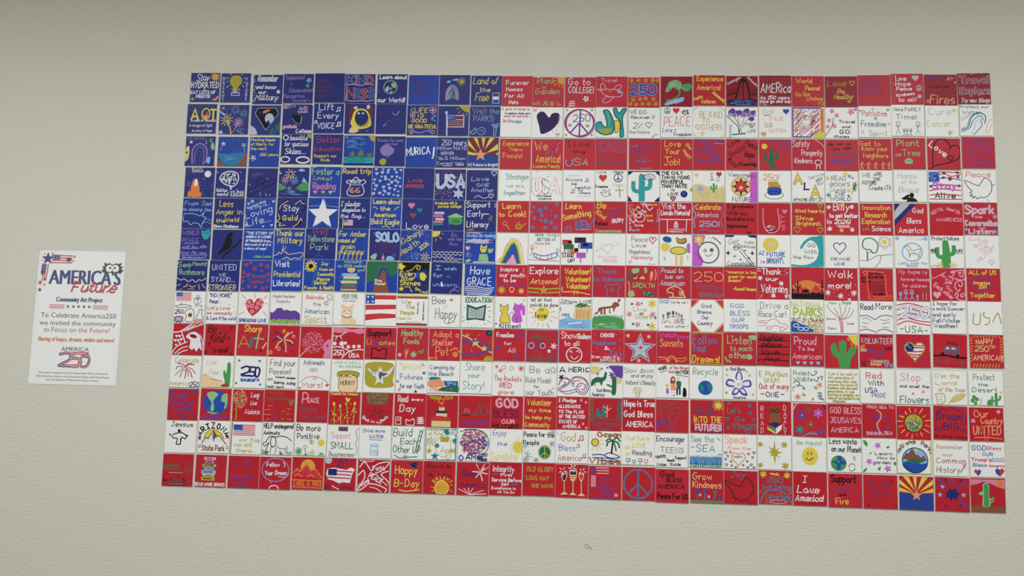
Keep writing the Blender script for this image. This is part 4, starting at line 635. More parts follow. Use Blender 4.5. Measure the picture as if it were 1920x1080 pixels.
r#!Red tile painted with a desert sunset, saguaros and a galloping rider;qo 0 74 8 54 28 44 50 40 72 46 92 56 98 74;po 0 74 98 74 98 70 0 70;pr 0 70 16 66 34 62 50 74 0 76;pr 56 74 66 66 72 54 78 56 88 68 98 74;bk 0 82 98 98;lk5 20 82 20 46;lk4 20 64 12 60 12 54;lk4 20 66 27 62 27 54;lk4 93 82 93 38;lk4 93 60 86 58;lk4 93 64 98 60;lk4 4 82 4 64;lk3 4 74 10 70;qk 32 72 40 70 50 68 54 74 46 78 36 78;lk3 44 70 44 62;lk3 34 76 32 82;lk3 50 76 54 82;qk 60 82 66 76 72 82;qk 76 82 82 76 86 82
r#with white snowflake bursts;Tw5 10 84 30 22 Walk;Tw5 12 82 62 18 more!;xw4 10 76 7 6;xw4 48 86 8 6;xw4 88 76 8 6;xw4 74 98 5 6;mw 4 50 98 98 40 1.2
r#!Red tile painted with a gold outlined parchment scroll of handwriting;so3 12 10 18 8 24 14 18 20 12 14 20 8 72 12;so3 22 18 24 40 24 60 28 88;so3 72 12 78 30 78 60 82 84;so3 28 92 30 84 60 88 92 84 90 92 60 94 28 94;Jk3 28 74 18 7;Tk3 4 18 34 7 250;Tk3 26 72 30 7 DECLARATION;Tk3 6 18 42 5 years;Tk3 26 34 46 8 WE;lk2 38 44 72 42;lk2 28 52 74 50;lk2 28 58 74 56;lk2 30 64 76 62;lk2 30 70 76 68;Jk3 38 74 80 7;lk2 30 84 76 80
r#with stick people and a tree;Tp3 8 92 16 12 My hope is;Tp3 14 98 38 10 forever homes;Tp3 18 90 58 10 for children;Fl3 12 76 20;Fl3 28 70 26;Fl3 46 70 26;Fl3 62 84 13;cn4 82 68 11 9;ls2 78 76 78 96;ls2 88 76 88 96
r#in swirling pink script;Rp4 4 34 44 12 20 L;Rp4 30 24 56 50 12 ove;Rp4 6 54 60 96 12 Each other;sp4 52 24 58 28 66 20 74 8 98 6;sp4 58 12 66 8 64 14 58 12;sp4 98 6 92 26 84 20 88 12 80 14;Rp4 36 46 56 76 12 for;sp4 62 38 64 30 76 34 94 36 99 30;sp4 84 38 72 44 70 60 80 70 84 64;sp4 88 40 92 50 84 56 80 48;sp4 68 84 74 74 78 84 72 90 86 98 98 98;sp4 98 76 86 80 88 88 98 82;hp 16 82 12;mp 40 4 98 96 30 1
r#with a violet heart;Ty4 8 88 18 13 ALL of US;Ty4 20 68 48 9 America;Ty4 36 58 60 9 250;Hv4 44 48 30;Ty4 10 82 88 14 Together
w#!White tile with small flags, anchor, submarine, bell and "1776 2026";g 4 0 54 28;cS2 76 14 5 4;sS2 62 28 68 38 78 38 90 28;lS2 76 14 76 38;TB3 64 86 24 6 USN;TV2 68 92 48 7 1776;sk2 4 46 20 42 44 42 56 46 40 50 8 50 4 46;lk2 20 42 22 36 26 42;TV4 4 32 70 12 250;sk2 40 60 50 54 64 58 66 92 40 94 42 76 38 70 40 58;dn 54 74 7;sk2 84 58 80 70 74 86 98 86 92 72 92 58;lk2 82 56 96 56;bB 2 78 32 98;lw4 2 78 32 98;lw4 32 78 2 98;lw4 17 78 17 98;lw4 2 88 32 88;lr2 17 78 17 98;lr2 2 88 32 88;Tr4 68 98 98 8 2026
w#with tiny hearts;TB4 8 80 14 11 "NO MORE";TB4 8 42 34 12 fear.;Tr3 4 74 54 10 Let's Love;Tr3 2 84 70 9 our community;Tv3 2 98 88 11 & Care 4 the world;mr 10 16 96 98 8 1.6;mk 10 16 96 98 8 1.6
w#with a red heart patterned with flowers;pr 48 76 34 62 24 44 24 28 34 20 44 22 50 34 60 18 74 18 82 30 78 46 66 62;cp4 34 30 4;cp4 44 42 5;cp4 30 44 4;cp4 64 34 4;cp4 72 24 3;cp4 60 48 4;cp4 46 60 4;cp4 76 38 3;lr2 10 8 24 20;lr2 52 4 52 18;lr2 92 8 82 18;lr2 4 70 20 62;lr2 82 60 94 74;lr2 14 36 18 36;lr2 86 34 94 34;Tb4 4 94 94 10 SPREADING LOVE
w#with purple mountains and green grass;TV2 8 78 14 10 Purple Mountains;TV2 18 64 30 10 Majesty;pv 0 60 10 62 22 48 36 46 44 54 56 52 66 56 80 54 90 58 98 66 98 88 0 88;zE3 1 82 98 98 40;zg2 1 84 98 98 30;zv2 2 64 96 84 20
w#with firework sparks;Tr3 12 68 18 12 Rekindle;Tr3 36 60 38 10 the;TB3 10 88 64 16 American;TY4 10 82 90 18 Spirit;sY2 6 94 30 94 60 92 90 96;yS2 88 10 12 10 6;yn2 78 30 9 9 4
w#with a cream dog;Tk2 26 76 10 7 SPEND MORE;Tk2 26 76 18 7 TIME WITH;Tk2 30 70 26 5 my boy;qC 26 36 34 36 42 42 52 42 62 34 66 40 62 52 62 68 50 76 36 76 26 66 28 52 24 44;qC 30 74 60 74 72 84 72 98 28 98 28 84;qw 38 60 48 56 54 62 52 72 38 72;dk 36 56 1.6;dk 52 56 1.6;dk 44 64 2;ln3 28 72 44 78 60 74;lw4 44 80 46 98;mk 4 8 96 94 8 .8
w#!White tile painted as a flag with three red stripes and four stars;br 30 2 98 16;pr 0 34 98 32 98 46 0 50;pr 0 64 50 60 98 62 98 74 40 78 0 84;bb 0 0 30 30;*w 8 8 5;*w 22 8 5;*w 8 24 5;*w 23 23 5
w#with coloured bands;bY 0 2 98 6;br 0 6 98 9;bV 0 9 98 11;bV 0 90 98 93;br 0 93 98 96;bY 0 96 98 98;TY4 14 44 28 12 We;TY4 30 56 44 12 The;TY4 14 56 62 12 People;VB3 68 22 60 7 STAND;VB3 86 20 80 7 TOGETHER;TY2 6 50 78 8 Need for;TY2 30 80 90 8 America
w#with a tiny bee;Tk3 12 54 26 22 Bee;dY 72 14 4;ck1 72 14 5 3;Tk3 22 92 74 32 Happy;lk1 48 42 60 30;lk2 56 88 72 86 78 78
w#with an open green book;TG5 12 96 20 15 EDUCATION;pG 16 26 46 36 78 26 74 78 44 74 16 78;ps 22 36 46 44 46 70 22 70;ps 48 44 72 34 68 70 48 70;lS2 26 44 42 50;lS2 26 52 42 56;lS2 26 60 42 62;lS2 52 48 66 44;lS2 52 56 66 52;lS2 52 64 66 60;yG2 46 54 48 18 40
w#with a yellow cat and a pink cat;qy 16 34 16 24 22 30 34 30 40 24 42 38 38 50 46 66 46 82 18 82 18 64 22 52 14 44;sk2 16 34 16 24 22 30 34 30 40 24 42 38 38 50 46 66 46 82 18 82 18 64 22 52 14 44;qm 60 24 62 18 68 24 78 24 84 18 86 34 80 48 84 62 84 80 56 80 56 62 62 48 56 40;lb3 70 66 70 80;qm 84 34 90 26 94 32 94 56 86 56;TV4 16 82 98 12 Kitties!!;dy 90 10 4;db 4 86 3;sS2 46 60 52 48 58 56 52 70;mk 22 36 36 42 6 1
w#with a yellow sun;qy 48 32 64 36 70 52 62 68 48 76 34 70 26 54 34 38;Tk3 12 76 14 10 let all that;Tk3 10 96 30 10 you do be done;Tk3 40 52 44 8 in;Tk4 26 62 66 16 love;yo2 48 54 44 14 28;yP2 48 54 40 7 30
w#with a canyon cliff and blue water;qi 50 26 96 26 98 70 60 72 44 60 48 40;zO3 50 30 96 70 7;zn1 52 28 96 72 9;zG3 50 20 98 30 12;pl 0 72 30 62 56 70 98 70 98 98 0 98;zb1 2 74 96 96 9;lw5 30 84 70 78;Tk3 64 98 18 8 LIVE;TS2 4 42 22 6 EXPLORE;RS2 6 12 54 18 6 Decide;Tc3 8 32 60 7 FREE;VB2 4 30 46 5 ACT
w#!White tile painted with a brown dog leaping over green grass;qn 8 50 18 44 20 34 34 30 60 26 64 18 74 14 84 20 82 28 74 30 70 38 62 32 52 34 30 38 24 44 12 54;bn 26 36 32 54;bn 36 36 42 54;ln4 56 32 54 46 58 48;ln4 66 34 68 44;qn 80 6 88 4 86 12 80 14;qg 2 66 20 60 50 58 80 62 98 70 98 98 2 98;zg2 4 54 96 66 26;zw1 4 80 90 96 6
w#with many small flowers;TY3 24 64 42 13 Love;TY3 30 80 66 14 Others;fPY 38 20 9;fyY 82 18 13;fPY 12 52 9;foY 52 50 6;fPY 84 52 10;fPY 38 84 9;fyY 82 88 12;dc 20 20 4;dc 50 18 3;dc 24 82 4;dc 70 84 4;dc 92 62 4;dc 46 50 3
w#with a ring of tiny people;Tb3 6 34 13 10 GOD;Tn3 42 92 13 8 love us !;Fk2 16 50 14;FB3 30 44 16;Fr2 36 42 14;Fk3 46 40 16;Fn2 56 42 14;Fr2 64 46 14;Fk2 72 50 14;Tn2 12 38 74 9 Let's;Tr3 50 60 74 12 LO;TB3 60 80 74 12 VE;Tn2 22 92 88 8 each other !
w#with red and gold corners;pr 0 0 24 0 0 24;pr 76 0 99 0 99 26;pr 0 66 0 99 26 99;pr 99 74 99 99 74 99;lY4 26 2 2 24;lY4 74 2 98 26;lY4 2 68 28 98;lY4 98 72 72 98;TB3 32 62 24 11 God;TB3 20 62 43 10 Bless;TB3 34 54 60 10 Our;TB3 20 66 78 11 Country;ms 10 20 90 94 40 .7
w#in blue pen capitals;Tb3 20 62 26 12 GOD;Tb3 20 78 50 14 BLESS;Tb3 24 62 70 12 OUR;Tb3 16 74 90 12 TROOPS
w#with a red racing car outline;TG3 10 94 28 20 Drive a;TG3 6 88 54 18 Race Car!;sr2 4 82 24 80 34 66 50 60 62 64 68 72 88 76 92 84 86 92;cr2 36 88 8 5;cr2 76 90 7 6;sr2 44 84 56 80 68 84;lr2 4 72 24 72;lr2 6 66 26 66
w#with a rocky shore and blue water;TE4 4 94 22 16 NATIONAL;TE8 10 94 50 24 PARKS;mn 2 56 98 70 120 2;mi 40 68 98 98 160 2;mn 50 66 98 98 80 1.4;mk 20 58 98 96 40 .8;qb 0 70 14 68 34 76 56 84 66 98 0 98;cw3 30 90 8 5;cw3 46 90 7 5;cw3 16 80 8 5;cE2 66 84 12 6
w#with a bare pink-trunked tree;sP6 50 96 48 70 44 54;sP5 54 96 54 70 50 56;sn2 46 56 36 46 18 30 8 12;sn2 48 56 40 40 30 22;sn2 50 54 50 36 46 8;sn2 52 56 60 36 66 16;sn2 54 58 68 44 78 20;sn2 58 56 76 48 88 28;Tg3 54 80 10 9 Hope;Tg2 14 36 10 6 Future;Tg2 6 34 58 6 Reason;Tg2 10 34 88 8 Peace;Tk2 68 86 72 6 Love
w#with an open book outline;TV4 4 40 26 18 Read;TV4 48 96 24 18 More;sS3 0 46 20 44 36 50 46 56 60 46 80 42 98 46;sS3 2 90 20 86 36 90 48 94 62 86 80 86 98 94;sS2 8 54 20 52 34 60;sS2 8 66 24 68;sS2 8 78 22 80;sS2 62 56 76 58 88 54;sS2 66 68 88 64;sS2 68 78 84 80
w#with wavy red stripes;sr4 2 12 30 6 60 10 98 24;sr4 2 26 30 20 60 26 98 36;sr4 2 42 30 36 60 40 98 48;sr4 2 58 30 50 60 58 98 62;sr4 2 72 30 60 60 66 98 72;Obw 10 94 48 32 250;TG4 26 76 94 18 USA;lG3 10 84 18 84;lG3 82 88 90 88
w#in dark blue pen;TB3 4 74 14 12 I hope for;TB3 2 96 29 10 a mild Sumner;TB3 2 70 48 12 and early;TB3 2 84 66 12 Fall/Winter;TB3 6 74 82 12 Weather!
w#!White tile with faint gold "USA" lettering;sY4 18 36 14 60 20 70 34 66 36 36;sY4 50 34 44 36 50 48 62 50 60 66 48 70;sY4 72 62 88 34 96 66
R#!Red tile painted with a white eagle head over a wavy starred flag;sw5 0 28 20 26 40 14 60 0;sw5 28 26 30 34 36 46 40 58;hw 12 40 5;hw 22 40 5;hw 8 54 5;hw 18 54 5;hw 28 50 5;hw 12 68 4;hw 24 62 4;sw4 0 96 12 76 30 66 48 58;sw4 8 98 28 80 50 72;sw4 18 98 36 88 50 84;sw4 34 24 50 14 70 4;sw4 44 22 60 14 80 6 98 0;qw 44 38 56 28 74 26 88 38 92 56 98 84 88 76 80 88 72 78 64 84 58 76 54 80 58 62 56 50 46 46;qR 56 36 70 34 80 42 70 46 58 42;lk2 52 34 66 34;sw3 88 34 96 50 99 70
R#with black heart outlines;Ik4 10 38 26 24 Be;Ik4 18 66 56 28 Kind;Tk4 22 28 76 2 -;Ik3 30 80 90 18 to myself;Hk2 86 10 4;Hk2 50 28 4;Hk2 78 44 4;Hk2 14 64 4;Hk3 4 90 5;Hk2 88 94 4
r#with a paintbrush;Ty5 22 78 24 20 Share;TY6 6 40 74 36 A;lc9 42 74 50 44;lc9 46 56 58 46;le6 64 76 70 28;le5 56 44 86 46;li5 96 58 80 82;lk5 82 78 78 86
R#with a starburst firework;sy5 48 48 34 54 24 72;sB5 48 48 42 60 46 76;sp5 50 48 56 60 58 84;sB5 52 48 66 50 78 62;sy5 52 46 70 48 78 56;sB5 48 46 30 42 10 50;sp4 44 44 34 40 28 34;sB4 44 40 34 26 18 18;sy5 50 42 56 30 62 22;sp5 52 42 60 30 76 20;cy3 48 18 4;cp3 80 34 4;cB2 22 30 4;cp3 34 74 5;cy3 8 86 5;cB2 76 80 4
R#with a pink dotted tree and elephant shape;mP 6 16 76 84 420 1.7;sO5 0 98 10 86 22 74 34 62;qP 76 54 86 44 98 42 98 98 76 98 80 80 74 70;dv 88 60 4;mp 20 20 90 90 20 .7
R#with white snowy hill and small trees;qP 0 4 20 0 60 6 92 2 98 16 80 20 60 14 34 18 4 16;sw3 0 28 20 28 34 20 42 14;lw3 12 30 8 40;lw3 22 28 28 36;dw 6 52 6;dw 28 52 7;dw 40 50 5;lw5 30 44 34 66;sw4 0 64 20 62 44 70 60 78;sw4 30 98 50 78 76 70 98 70;xw5 50 62 5 5;xw5 68 60 5 5;xw5 84 60 5 5;Tw5 4 36 88 16 250;Tw5 54 86 94 12 USA
r#with a book outline;Tk6 8 84 26 18 Support;To5 6 22 54 18 Li;Tv4 24 44 54 16 br;Te4 46 68 54 14 ar;TO4 68 96 54 14 ies;lk4 22 98 24 66 34 66 46 74 58 66 70 66 68 98;lk4 24 96 46 96 68 98
r#with painted vegetables;Te5 14 82 26 20 Healthy;Te5 22 70 50 16 Foods;dp 10 86 6;lO6 32 76 30 94;ye2 32 74 9 6 2;xe5 54 84 9 7;qg 66 74 80 70 86 66 84 80 70 78
r#with a gold paw print and bone;TO5 14 92 26 18 Adopt a;TO5 10 76 52 18 Shelter;TO5 22 62 82 24 Pet;do 84 80 9;do 72 66 4;do 80 62 4;do 88 62 4;do 96 70 4;lo6 4 94 24 92;do 3 90 3;do 4 97 3;do 25 88 3;do 25 96 3
r#!Red tile painted with three gold stars on a white sash and blue waves;rY3 1 1 98 98;ss5 2 20 30 32 60 58 96 72;*Y 18 20 9;*y 44 42 16;*y 72 60 11;sb6 0 38 20 42 50 36 76 44 90 56;sb6 2 80 20 76 44 84 66 72 94 64;dB 86 12 10;dG 88 12 5;qY 72 98 80 84 98 86 98 98;lo3 30 64 34 70;do 54 18 2
r#with purple stars;Tw4 10 64 26 14 Freedom;Tw3 34 56 50 9 for;Tw3 46 70 74 14 All;*v 82 20 10;*v 14 60 10;*v 72 88 9
r#with a purple border and star badges;rv4 1 1 98 98;TG5 12 50 28 14 Join;IG3 58 80 32 10 the;*b 16 50 9;*b 34 62 7;*b 52 50 8;xw4 86 50 9 6;*w 72 66 8;cw2 16 50 9;cw2 52 50 8;lb4 30 40 46 40;OG- 6 94 94 14 MILITARY
r#with a white smiling face;Tw4 8 54 26 20 Show;Tw4 58 100 26 16 Kindness;Tw4 18 64 48 14 to all;cw4 48 76 24 23;sw3 38 80 44 88 52 88 60 80;sw3 34 68 38 64 42 70;sw3 54 66 60 64 64 70
r#with white dots;Tw4 28 70 22 10 CHOOSE;Ix4 4 76 46 12 happiness;Tw4 40 54 62 10 &;Tx6 50 96 80 14 Joy;Tw3 2 94 88 8 Even when it's...;Tw3 28 88 98 7 DIFFICULT!;mw 4 4 96 86 36 1
r#!Red tile painted with a big silver star outlined in blue;es7 50 56 46;*s 50 56 38;eB3 50 56 42;*r 51 52 8;*i 12 16 8;*i 76 18 8;*i 46 92 8
r#with a sunset arc;Tm4 8 60 18 14 Watch;Tm3 66 96 20 9 More;TO5 10 80 46 22 Sunsets;sO4 6 80 30 82 36 94;so3 8 88 34 86;sO4 30 94 40 78 52 78 62 94;so3 36 96 44 84 54 84 60 96;so4 62 88 78 92 92 84;sO3 60 82 80 82 90 78
r#with a gold border;rY4 2 2 97 97;Tx6 8 84 36 28 Follow;Tx6 6 50 60 24 Your;Ty5 6 90 92 20 Dreams!
r#with green leaves;Te5 12 84 34 24 Listen;Te4 22 86 56 16 to each;Te5 18 80 78 18 other;qe 76 10 98 8 98 22 84 20;qe 72 78 82 66 88 78 76 82;le5 6 76 12 90;le5 16 86 22 92;le4 24 10 28 14
R#in black cursive on ruled lines;Ik4 10 80 22 16 laughter;sk3 2 18 14 24 80 22 98 22;Ik4 14 74 42 14 peace;sk3 2 42 30 44 74 42 98 40;Ik4 16 68 64 14 love;sk3 2 66 30 66 70 64 98 64;Ik4 20 70 84 14 joy;sk3 2 86 20 82 60 82 98 84;rk1 1 1 98 98
r#with a row of blue hearts;Tp5 12 76 34 22 Proud;Tp4 22 70 52 10 To be;Tp4 6 92 78 16 American;hl 22 90 6;hl 42 90 6;hl 62 90 6;hl 82 90 6
r#!Red tile painted with a large green saguaro and corner sun;qg 46 98 40 74 26 62 18 44 20 30 30 24 36 32 40 50 44 50 42 26 50 16 62 18 66 28 64 50 68 54 72 42 82 34 92 40 90 56 78 72 72 98;qy 72 0 99 0 99 30 84 22;so3 70 4 76 18 96 36;ly2 68 10 72 16;ly2 78 26 82 34;ly2 92 32 94 40
R#in many colours;TN3 6 24 8 8 More;TN3 54 78 12 8 Work;Ts4 6 100 28 16 VOLUNTEER;Ti3 4 16 42 8 AT;Ti3 4 20 52 8 USO;Jv5 24 70 56 13;Jv5 22 74 76 11;TN3 76 96 46 8 Food Bank;Ti3 34 86 86 8 COMMUNITY;Ti3 32 64 94 8 Garden;TN3 6 18 90 8 AT;TN3 6 20 98 8 LSC;Tl4 72 98 98 12 VFW
r#!Red tile painted with a flag-filled heart outlined in gold;hw 54 48 28;sr5 30 44 50 40 82 40;sr5 32 52 60 52 82 50;sr5 38 60 60 62 76 58;sr5 44 68 66 70;sr4 56 34 80 34;qB 28 44 28 32 40 26 50 34 50 50 32 50;mw 30 30 48 48 10 1.4;HY4 54 48 30
R#!Red tile painted with a dark-outlined road trip car with luggage;sd3 14 60 16 50 32 46 36 38 50 34 66 36 74 46 84 50 84 60;bd 30 38 78 60;ps 36 46 40 38 46 38 48 46;ps 54 46 54 38 64 40 68 46;lk2 42 34 44 24 64 24 70 34;lk2 42 28 70 30;lk6 2 66 40 64 70 70 98 70;dk 28 60 5;dk 72 64 5;Td4 8 90 90 16 Road Trip
r#with yellow dashes around;Ti4 20 70 28 14 HAPPY;Ti4 16 56 50 16 250;Ti3 58 74 40 8 TH;Ti4 12 98 76 14 AMERICA!!!;ly2 3 12 9 8;ly2 90 14 97 9;ly2 3 20 9 16;ly2 90 22 97 18;ly2 3 29 9 25;ly2 90 31 97 26;ly2 3 38 9 34;ly2 90 40 97 34;ly2 3 46 9 42;ly2 90 48 97 43;ly2 3 54 9 50;ly2 90 56 97 52;ly2 3 63 9 59;ly2 90 65 97 60;ly2 3 72 9 68;ly2 90 74 97 68;ly2 3 80 9 76;ly2 90 82 97 77;ly2 10 97 14 88;ly2 14 9 17 3;ly2 19 97 23 88;ly2 23 9 26 3;ly2 28 97 32 88;ly2 32 9 35 3;ly2 37 97 41 88;ly2 41 9 44 3;ly2 46 97 50 88;ly2 50 9 53 3;ly2 55 97 59 88;ly2 59 9 62 3;ly2 64 97 68 88;ly2 68 9 71 3;ly2 73 97 77 88;ly2 77 9 80 3;ly2 82 97 86 88;ly2 86 9 89 3
w#with red and blue firework;TY3 14 92 22 16 Celebrate;sr4 48 36 42 28 22 24;sr4 48 38 60 28 78 28;sr3 44 40 34 46 18 62;sr4 50 42 52 56 50 72;sr4 54 40 66 50 74 68;sr3 56 36 72 42 84 56;sB3 42 36 26 34 20 42;sS3 44 44 38 56 34 68;sS3 54 44 60 56 62 66;sS3 50 32 60 24 70 24;TY3 2 68 94 13 America;TV4 68 98 98 16 250
w#with a desert dune and cactus;IY2 12 46 28 16 Live;IY2 22 54 60 16 Free;qC 0 60 16 64 36 70 60 80 92 98 0 98;qg 76 92 74 78 70 66 68 50 74 46 78 58 80 40 80 24 88 20 92 34 92 70 90 92;qn 62 94 76 88 92 92 84 98 68 98;ln2 30 74 66 80;lY2 4 62 16 66;li1 0 60 40 74;zY1 8 56 20 66 5
w#with blue stars and a 1776 bar;TB7 22 50 62 28 2;TB7 46 66 62 28 5;TB7 66 80 64 30 0;bb 20 70 80 80;Tw3 24 76 79 7 1776;*b 12 14 6;*b 78 14 6;*B 6 86 5;*B 84 88 5
w#in black pen;Tk3 10 92 28 20 Find your;Tk3 10 78 54 16 Passion!;Tk3 4 20 74 8 Art;Tk3 30 58 66 6 Science;Tk3 62 94 68 6 Volunteer;Tk3 26 58 84 8 Baking;Tk3 66 94 86 9 Acting;Tk3 2 26 97 7 Math;Tk3 34 58 97 6 Sports
w#with a red planet curve;TB3 14 80 20 14 Astronauts;TB3 36 58 42 10 ON;sr2 2 78 24 62 54 58 80 66 98 82;cr2 52 62 5;Tr3 14 78 92 18 Mars!;hr 92 84 5;hr 4 94 4;ms 10 24 96 56 30 .6
w#with a honey jar;Te3 10 90 12 7 GIVE MY KIDS A;Te3 22 94 24 7 90's CHILDHOOD;qC 26 54 82 54 84 70 78 98 30 98 24 70;sk2 26 54 24 70 30 98 78 98 84 70 82 54;qY 20 38 50 34 84 38 88 46 82 54 60 46 50 54 38 48 30 56 20 46;sk2 20 38 50 34 84 38 88 46 82 54 70 46 60 54 50 48 40 54 30 48 20 52 18 44;Tk3 30 76 78 14 HUNNY
w#!White tile painted with a white dove spreading wings on olive;qY 8 10 40 4 90 8 98 30 94 60 96 80 60 86 20 84 6 70 4 30;zY3 2 12 98 82 9;qw 48 22 56 20 60 34 80 30 94 16 88 36 74 50 62 52 64 72 50 66 38 76 42 54 26 44 12 24 30 34 46 34;qS 52 34 62 38 76 40 66 48 58 50 54 62 48 46;zS2 22 28 40 46 4;zS1 64 28 86 46 4;ds 52 22 4
w#with small stars;Ty3 20 86 26 14 BRIGHT;TB3 14 84 56 14 Futures;TB3 14 90 84 14 for our Youth;xB3 88 36 5 5;xk2 6 64 4 5;xo3 12 90 5 5;xB3 64 94 5 5;xO2 84 10 4 4;my 10 4 90 98 16 1.4;lY2 10 6 18 12;lY2 80 4 90 16
w#with a painted beach scene;TB3 8 84 26 12 Camping by;TB3 4 80 46 12 the Beach;qO 4 62 20 56 42 58 52 80 4 80;zO2 4 76 50 96 10;pb 50 62 96 62 96 78 56 78;zl3 60 64 94 76 4;qG 34 92 56 80 96 78 96 98 88 96;zG3 40 82 90 94 10;qc 4 54 16 50 40 52 36 56 10 60;mY 60 84 80 94 10 1.4
w#in teal pen;Tc3 18 76 28 22 Share;Tc3 26 62 50 14 your;Tc3 10 78 86 24 Story!
w#with red firework bursts;xr2 14 10 7 7;xr2 26 22 7 7;cr2 36 12 6;cr2 60 14 6;xr3 90 14 9 7;Tr3 6 92 54 15 The Rockets;Tr4 24 64 74 14 RED;Tr3 20 68 94 12 glare;sS1 12 28 14 40;sS1 38 26 40 38
w#in grey pen;TS3 16 76 28 20 Be a;yS2 88 18 12 10 5;TS3 4 82 58 16 Role Model;TS3 30 46 74 8 for;TS3 6 90 96 18 our Youth;cS1 90 74 3
w#in striped ribbon numerals;Tk5 6 24 26 16 A;Tk5 34 99 24 14 MERIC;xk5 12 42 8 5;sb3 4 66 10 50 24 42 40 52 30 66 6 82 30 84 56 78;sr3 6 62 14 48 28 46 36 54 24 66 2 78 30 92 60 84;sb3 46 66 44 46 60 38 80 42 94 56 96 76 84 92 66 88 58 74 70 58 86 64 82 78 74 76;sr3 48 60 50 44 66 42 84 48 92 64 86 84 70 84 64 72 74 64;sr3 50 70 54 52 70 50;sb3 18 56 26 60 10 72
w#with a green dinosaur and purple-topped cactus;qi 2 6 24 6 30 22 10 30 2 26;qv 56 2 99 2 98 36 84 44 70 20;qi 80 36 96 42 92 56 82 56;qG 2 66 4 48 18 38 30 38 40 36 44 22 50 24 48 42 38 52 36 62 32 62 28 54 14 56 10 62;lG3 14 56 14 64;qG 66 36 78 36 80 60 78 88 70 92 64 84 66 70 50 62 54 58 66 62;xv5 66 30 9 6;TB3 20 62 82 9 God Bless;TB3 6 42 96 11 America;xB2 34 12 4 5;xB2 52 8 4 5;xb2 22 28 5 5
w#with a small golden tree;TS3 4 92 24 16 Slow down;TS3 24 92 38 12 and enjoy;TS3 8 98 60 13 Nature's Beauty;mY 30 68 58 88 70 1.2;lS2 40 86 42 99;lS2 50 86 48 99;cy1 44 76 12 9
w#with a family of three and a dog;Rk4 10 18 34 10 9 MORE;Tr3 42 98 12 9 of the things;Tr3 38 56 24 8 that;Tk4 60 98 26 10 MATTER;lk2 12 24 34 16;lk2 62 30 98 34;qn 44 46 46 38 52 34 58 40 58 54 50 56 44 56;dC 52 44 4;pO 46 56 58 56 62 76 44 76;dC 66 40 5;qG 62 50 76 50 74 70 64 70;bB 62 70 67 90;bB 70 70 75 90;lC2 48 76 49 88;lC2 56 76 56 88;dy 34 62 5;pm 32 70 38 70 40 86 30 86;lO2 60 54 64 62;qk 82 78 86 72 92 74 92 94 82 94;dk 86 72 4;xk2 86 92 5 4;lk2 34 90 36 92;lk2 52 92 58 92
w#with a blue globe;TG3 10 86 26 20 Recycle;db 48 66 22;qc 30 60 36 54 44 66 42 78 34 74;qc 56 50 66 58 70 70 60 78 54 64;sB2 38 54 52 70 62 66
w#with a large purple flower;qv 38 38 40 20 48 14 56 20 58 40;qw 42 38 44 22 48 18 53 22 54 40;qv 34 44 16 38 8 50 12 60 34 62;qw 34 48 18 44 13 50 18 56 36 58;qv 60 44 80 40 86 52 80 62 58 60;qw 60 48 76 44 80 51 76 58 58 56;qv 36 64 26 84 40 86 50 72;qv 48 72 58 86 74 86 60 62;qw 38 68 32 80 40 80 46 72;qw 52 70 60 80 68 80 60 68;ds 47 54 5;TB3 22 66 12 10 God Bless;TB3 30 68 97 7 America;*Y 12 10 6;*y 70 14 7;*Y 12 26 4;xY2 80 26 4 5;xY3 10 80 4 5;*Y 90 84 5
w#in gold, red and black;TY4 8 92 26 16 E Pluribus;TY4 24 66 44 13 UNUM;Tr4 8 96 64 15 Out of many;Tk4 28 66 88 14 ONE;lk3 12 80 22 80;lk3 72 80 82 80
w#with bees, orange flowers and swirls;TG3 6 54 20 13 Protect;TG3 6 62 38 12 Wildlife;sG3 58 14 62 20 72 16 76 8 68 8;sG3 66 30 74 38 80 30 78 24;sG3 82 26 92 22 90 34;sG3 6 44 14 38 24 44 20 54 14 50;sG3 20 50 34 54 40 62 32 60;sG2 6 70 4 56 12 58;xo4 84 48 8 5;xo4 18 86 9 6;qY 68 56 76 54 74 62;qY 32 76 42 80 38 84;qY 60 88 68 90 62 96;mk 66 50 78 62 8 1.2;mk 32 70 42 82 8 1.2;lk3 78 74 84 70 90 76;lk3 78 82 84 78 90 84;lk3 84 92 90 88 96 94;lk3 80 88 86 84
w#with a long quotation in gold pen;TY3 8 94 16 8 "Let it be said of;TY3 8 84 27 7 this generation of;TY3 6 92 38 7 Americans that when;TY3 6 94 48 7 we pass the torch of;TY3 6 94 58 7 freedom onto the next;TY3 6 84 68 7 generation, it was;TY3 6 96 78 7 burning as brightly as;TY3 6 98 88 7 when it was handed to us;TY3 18 58 97 7 -Reagan
w#in red, black and blue;Tr4 18 62 26 18 Red;Tk4 24 68 46 14 With;TB4 14 50 68 14 USA;Tb3 34 74 82 12 PRIDE
w#in pink, black and green;TP4 12 70 30 24 Stop;Tk3 10 94 50 8 and smell the;TG4 10 94 96 22 Flowers;xP4 48 68 3 5;xP4 78 62 3 5
w#with a scroll and feather;TY3 8 78 20 14 O'er the;TY3 10 70 40 12 Land;IY3 16 94 60 12 of the free;sY3 10 68 32 68 34 92 14 98 12 82 8 68;lY2 18 76 28 76;lY2 18 84 28 84;lY2 18 90 28 90;qi 50 90 62 74 84 66 94 68 88 78 68 88;sY2 44 98 52 88 64 72 86 66 94 68 86 80 66 90 50 90;lY2 52 90 86 72
w#with green cacti;TG3 14 76 24 18 Protect;TG3 28 54 42 9 the;TG3 10 82 60 14 Desert;kg 78 62 38;qg 52 98 54 84 62 82 68 88 68 98;dg 14 76 6;dg 10 86 6;dg 22 82 6;dg 18 94 5;xy3 92 60 4 4;dy 34 82 3;lg2 34 86 32 98
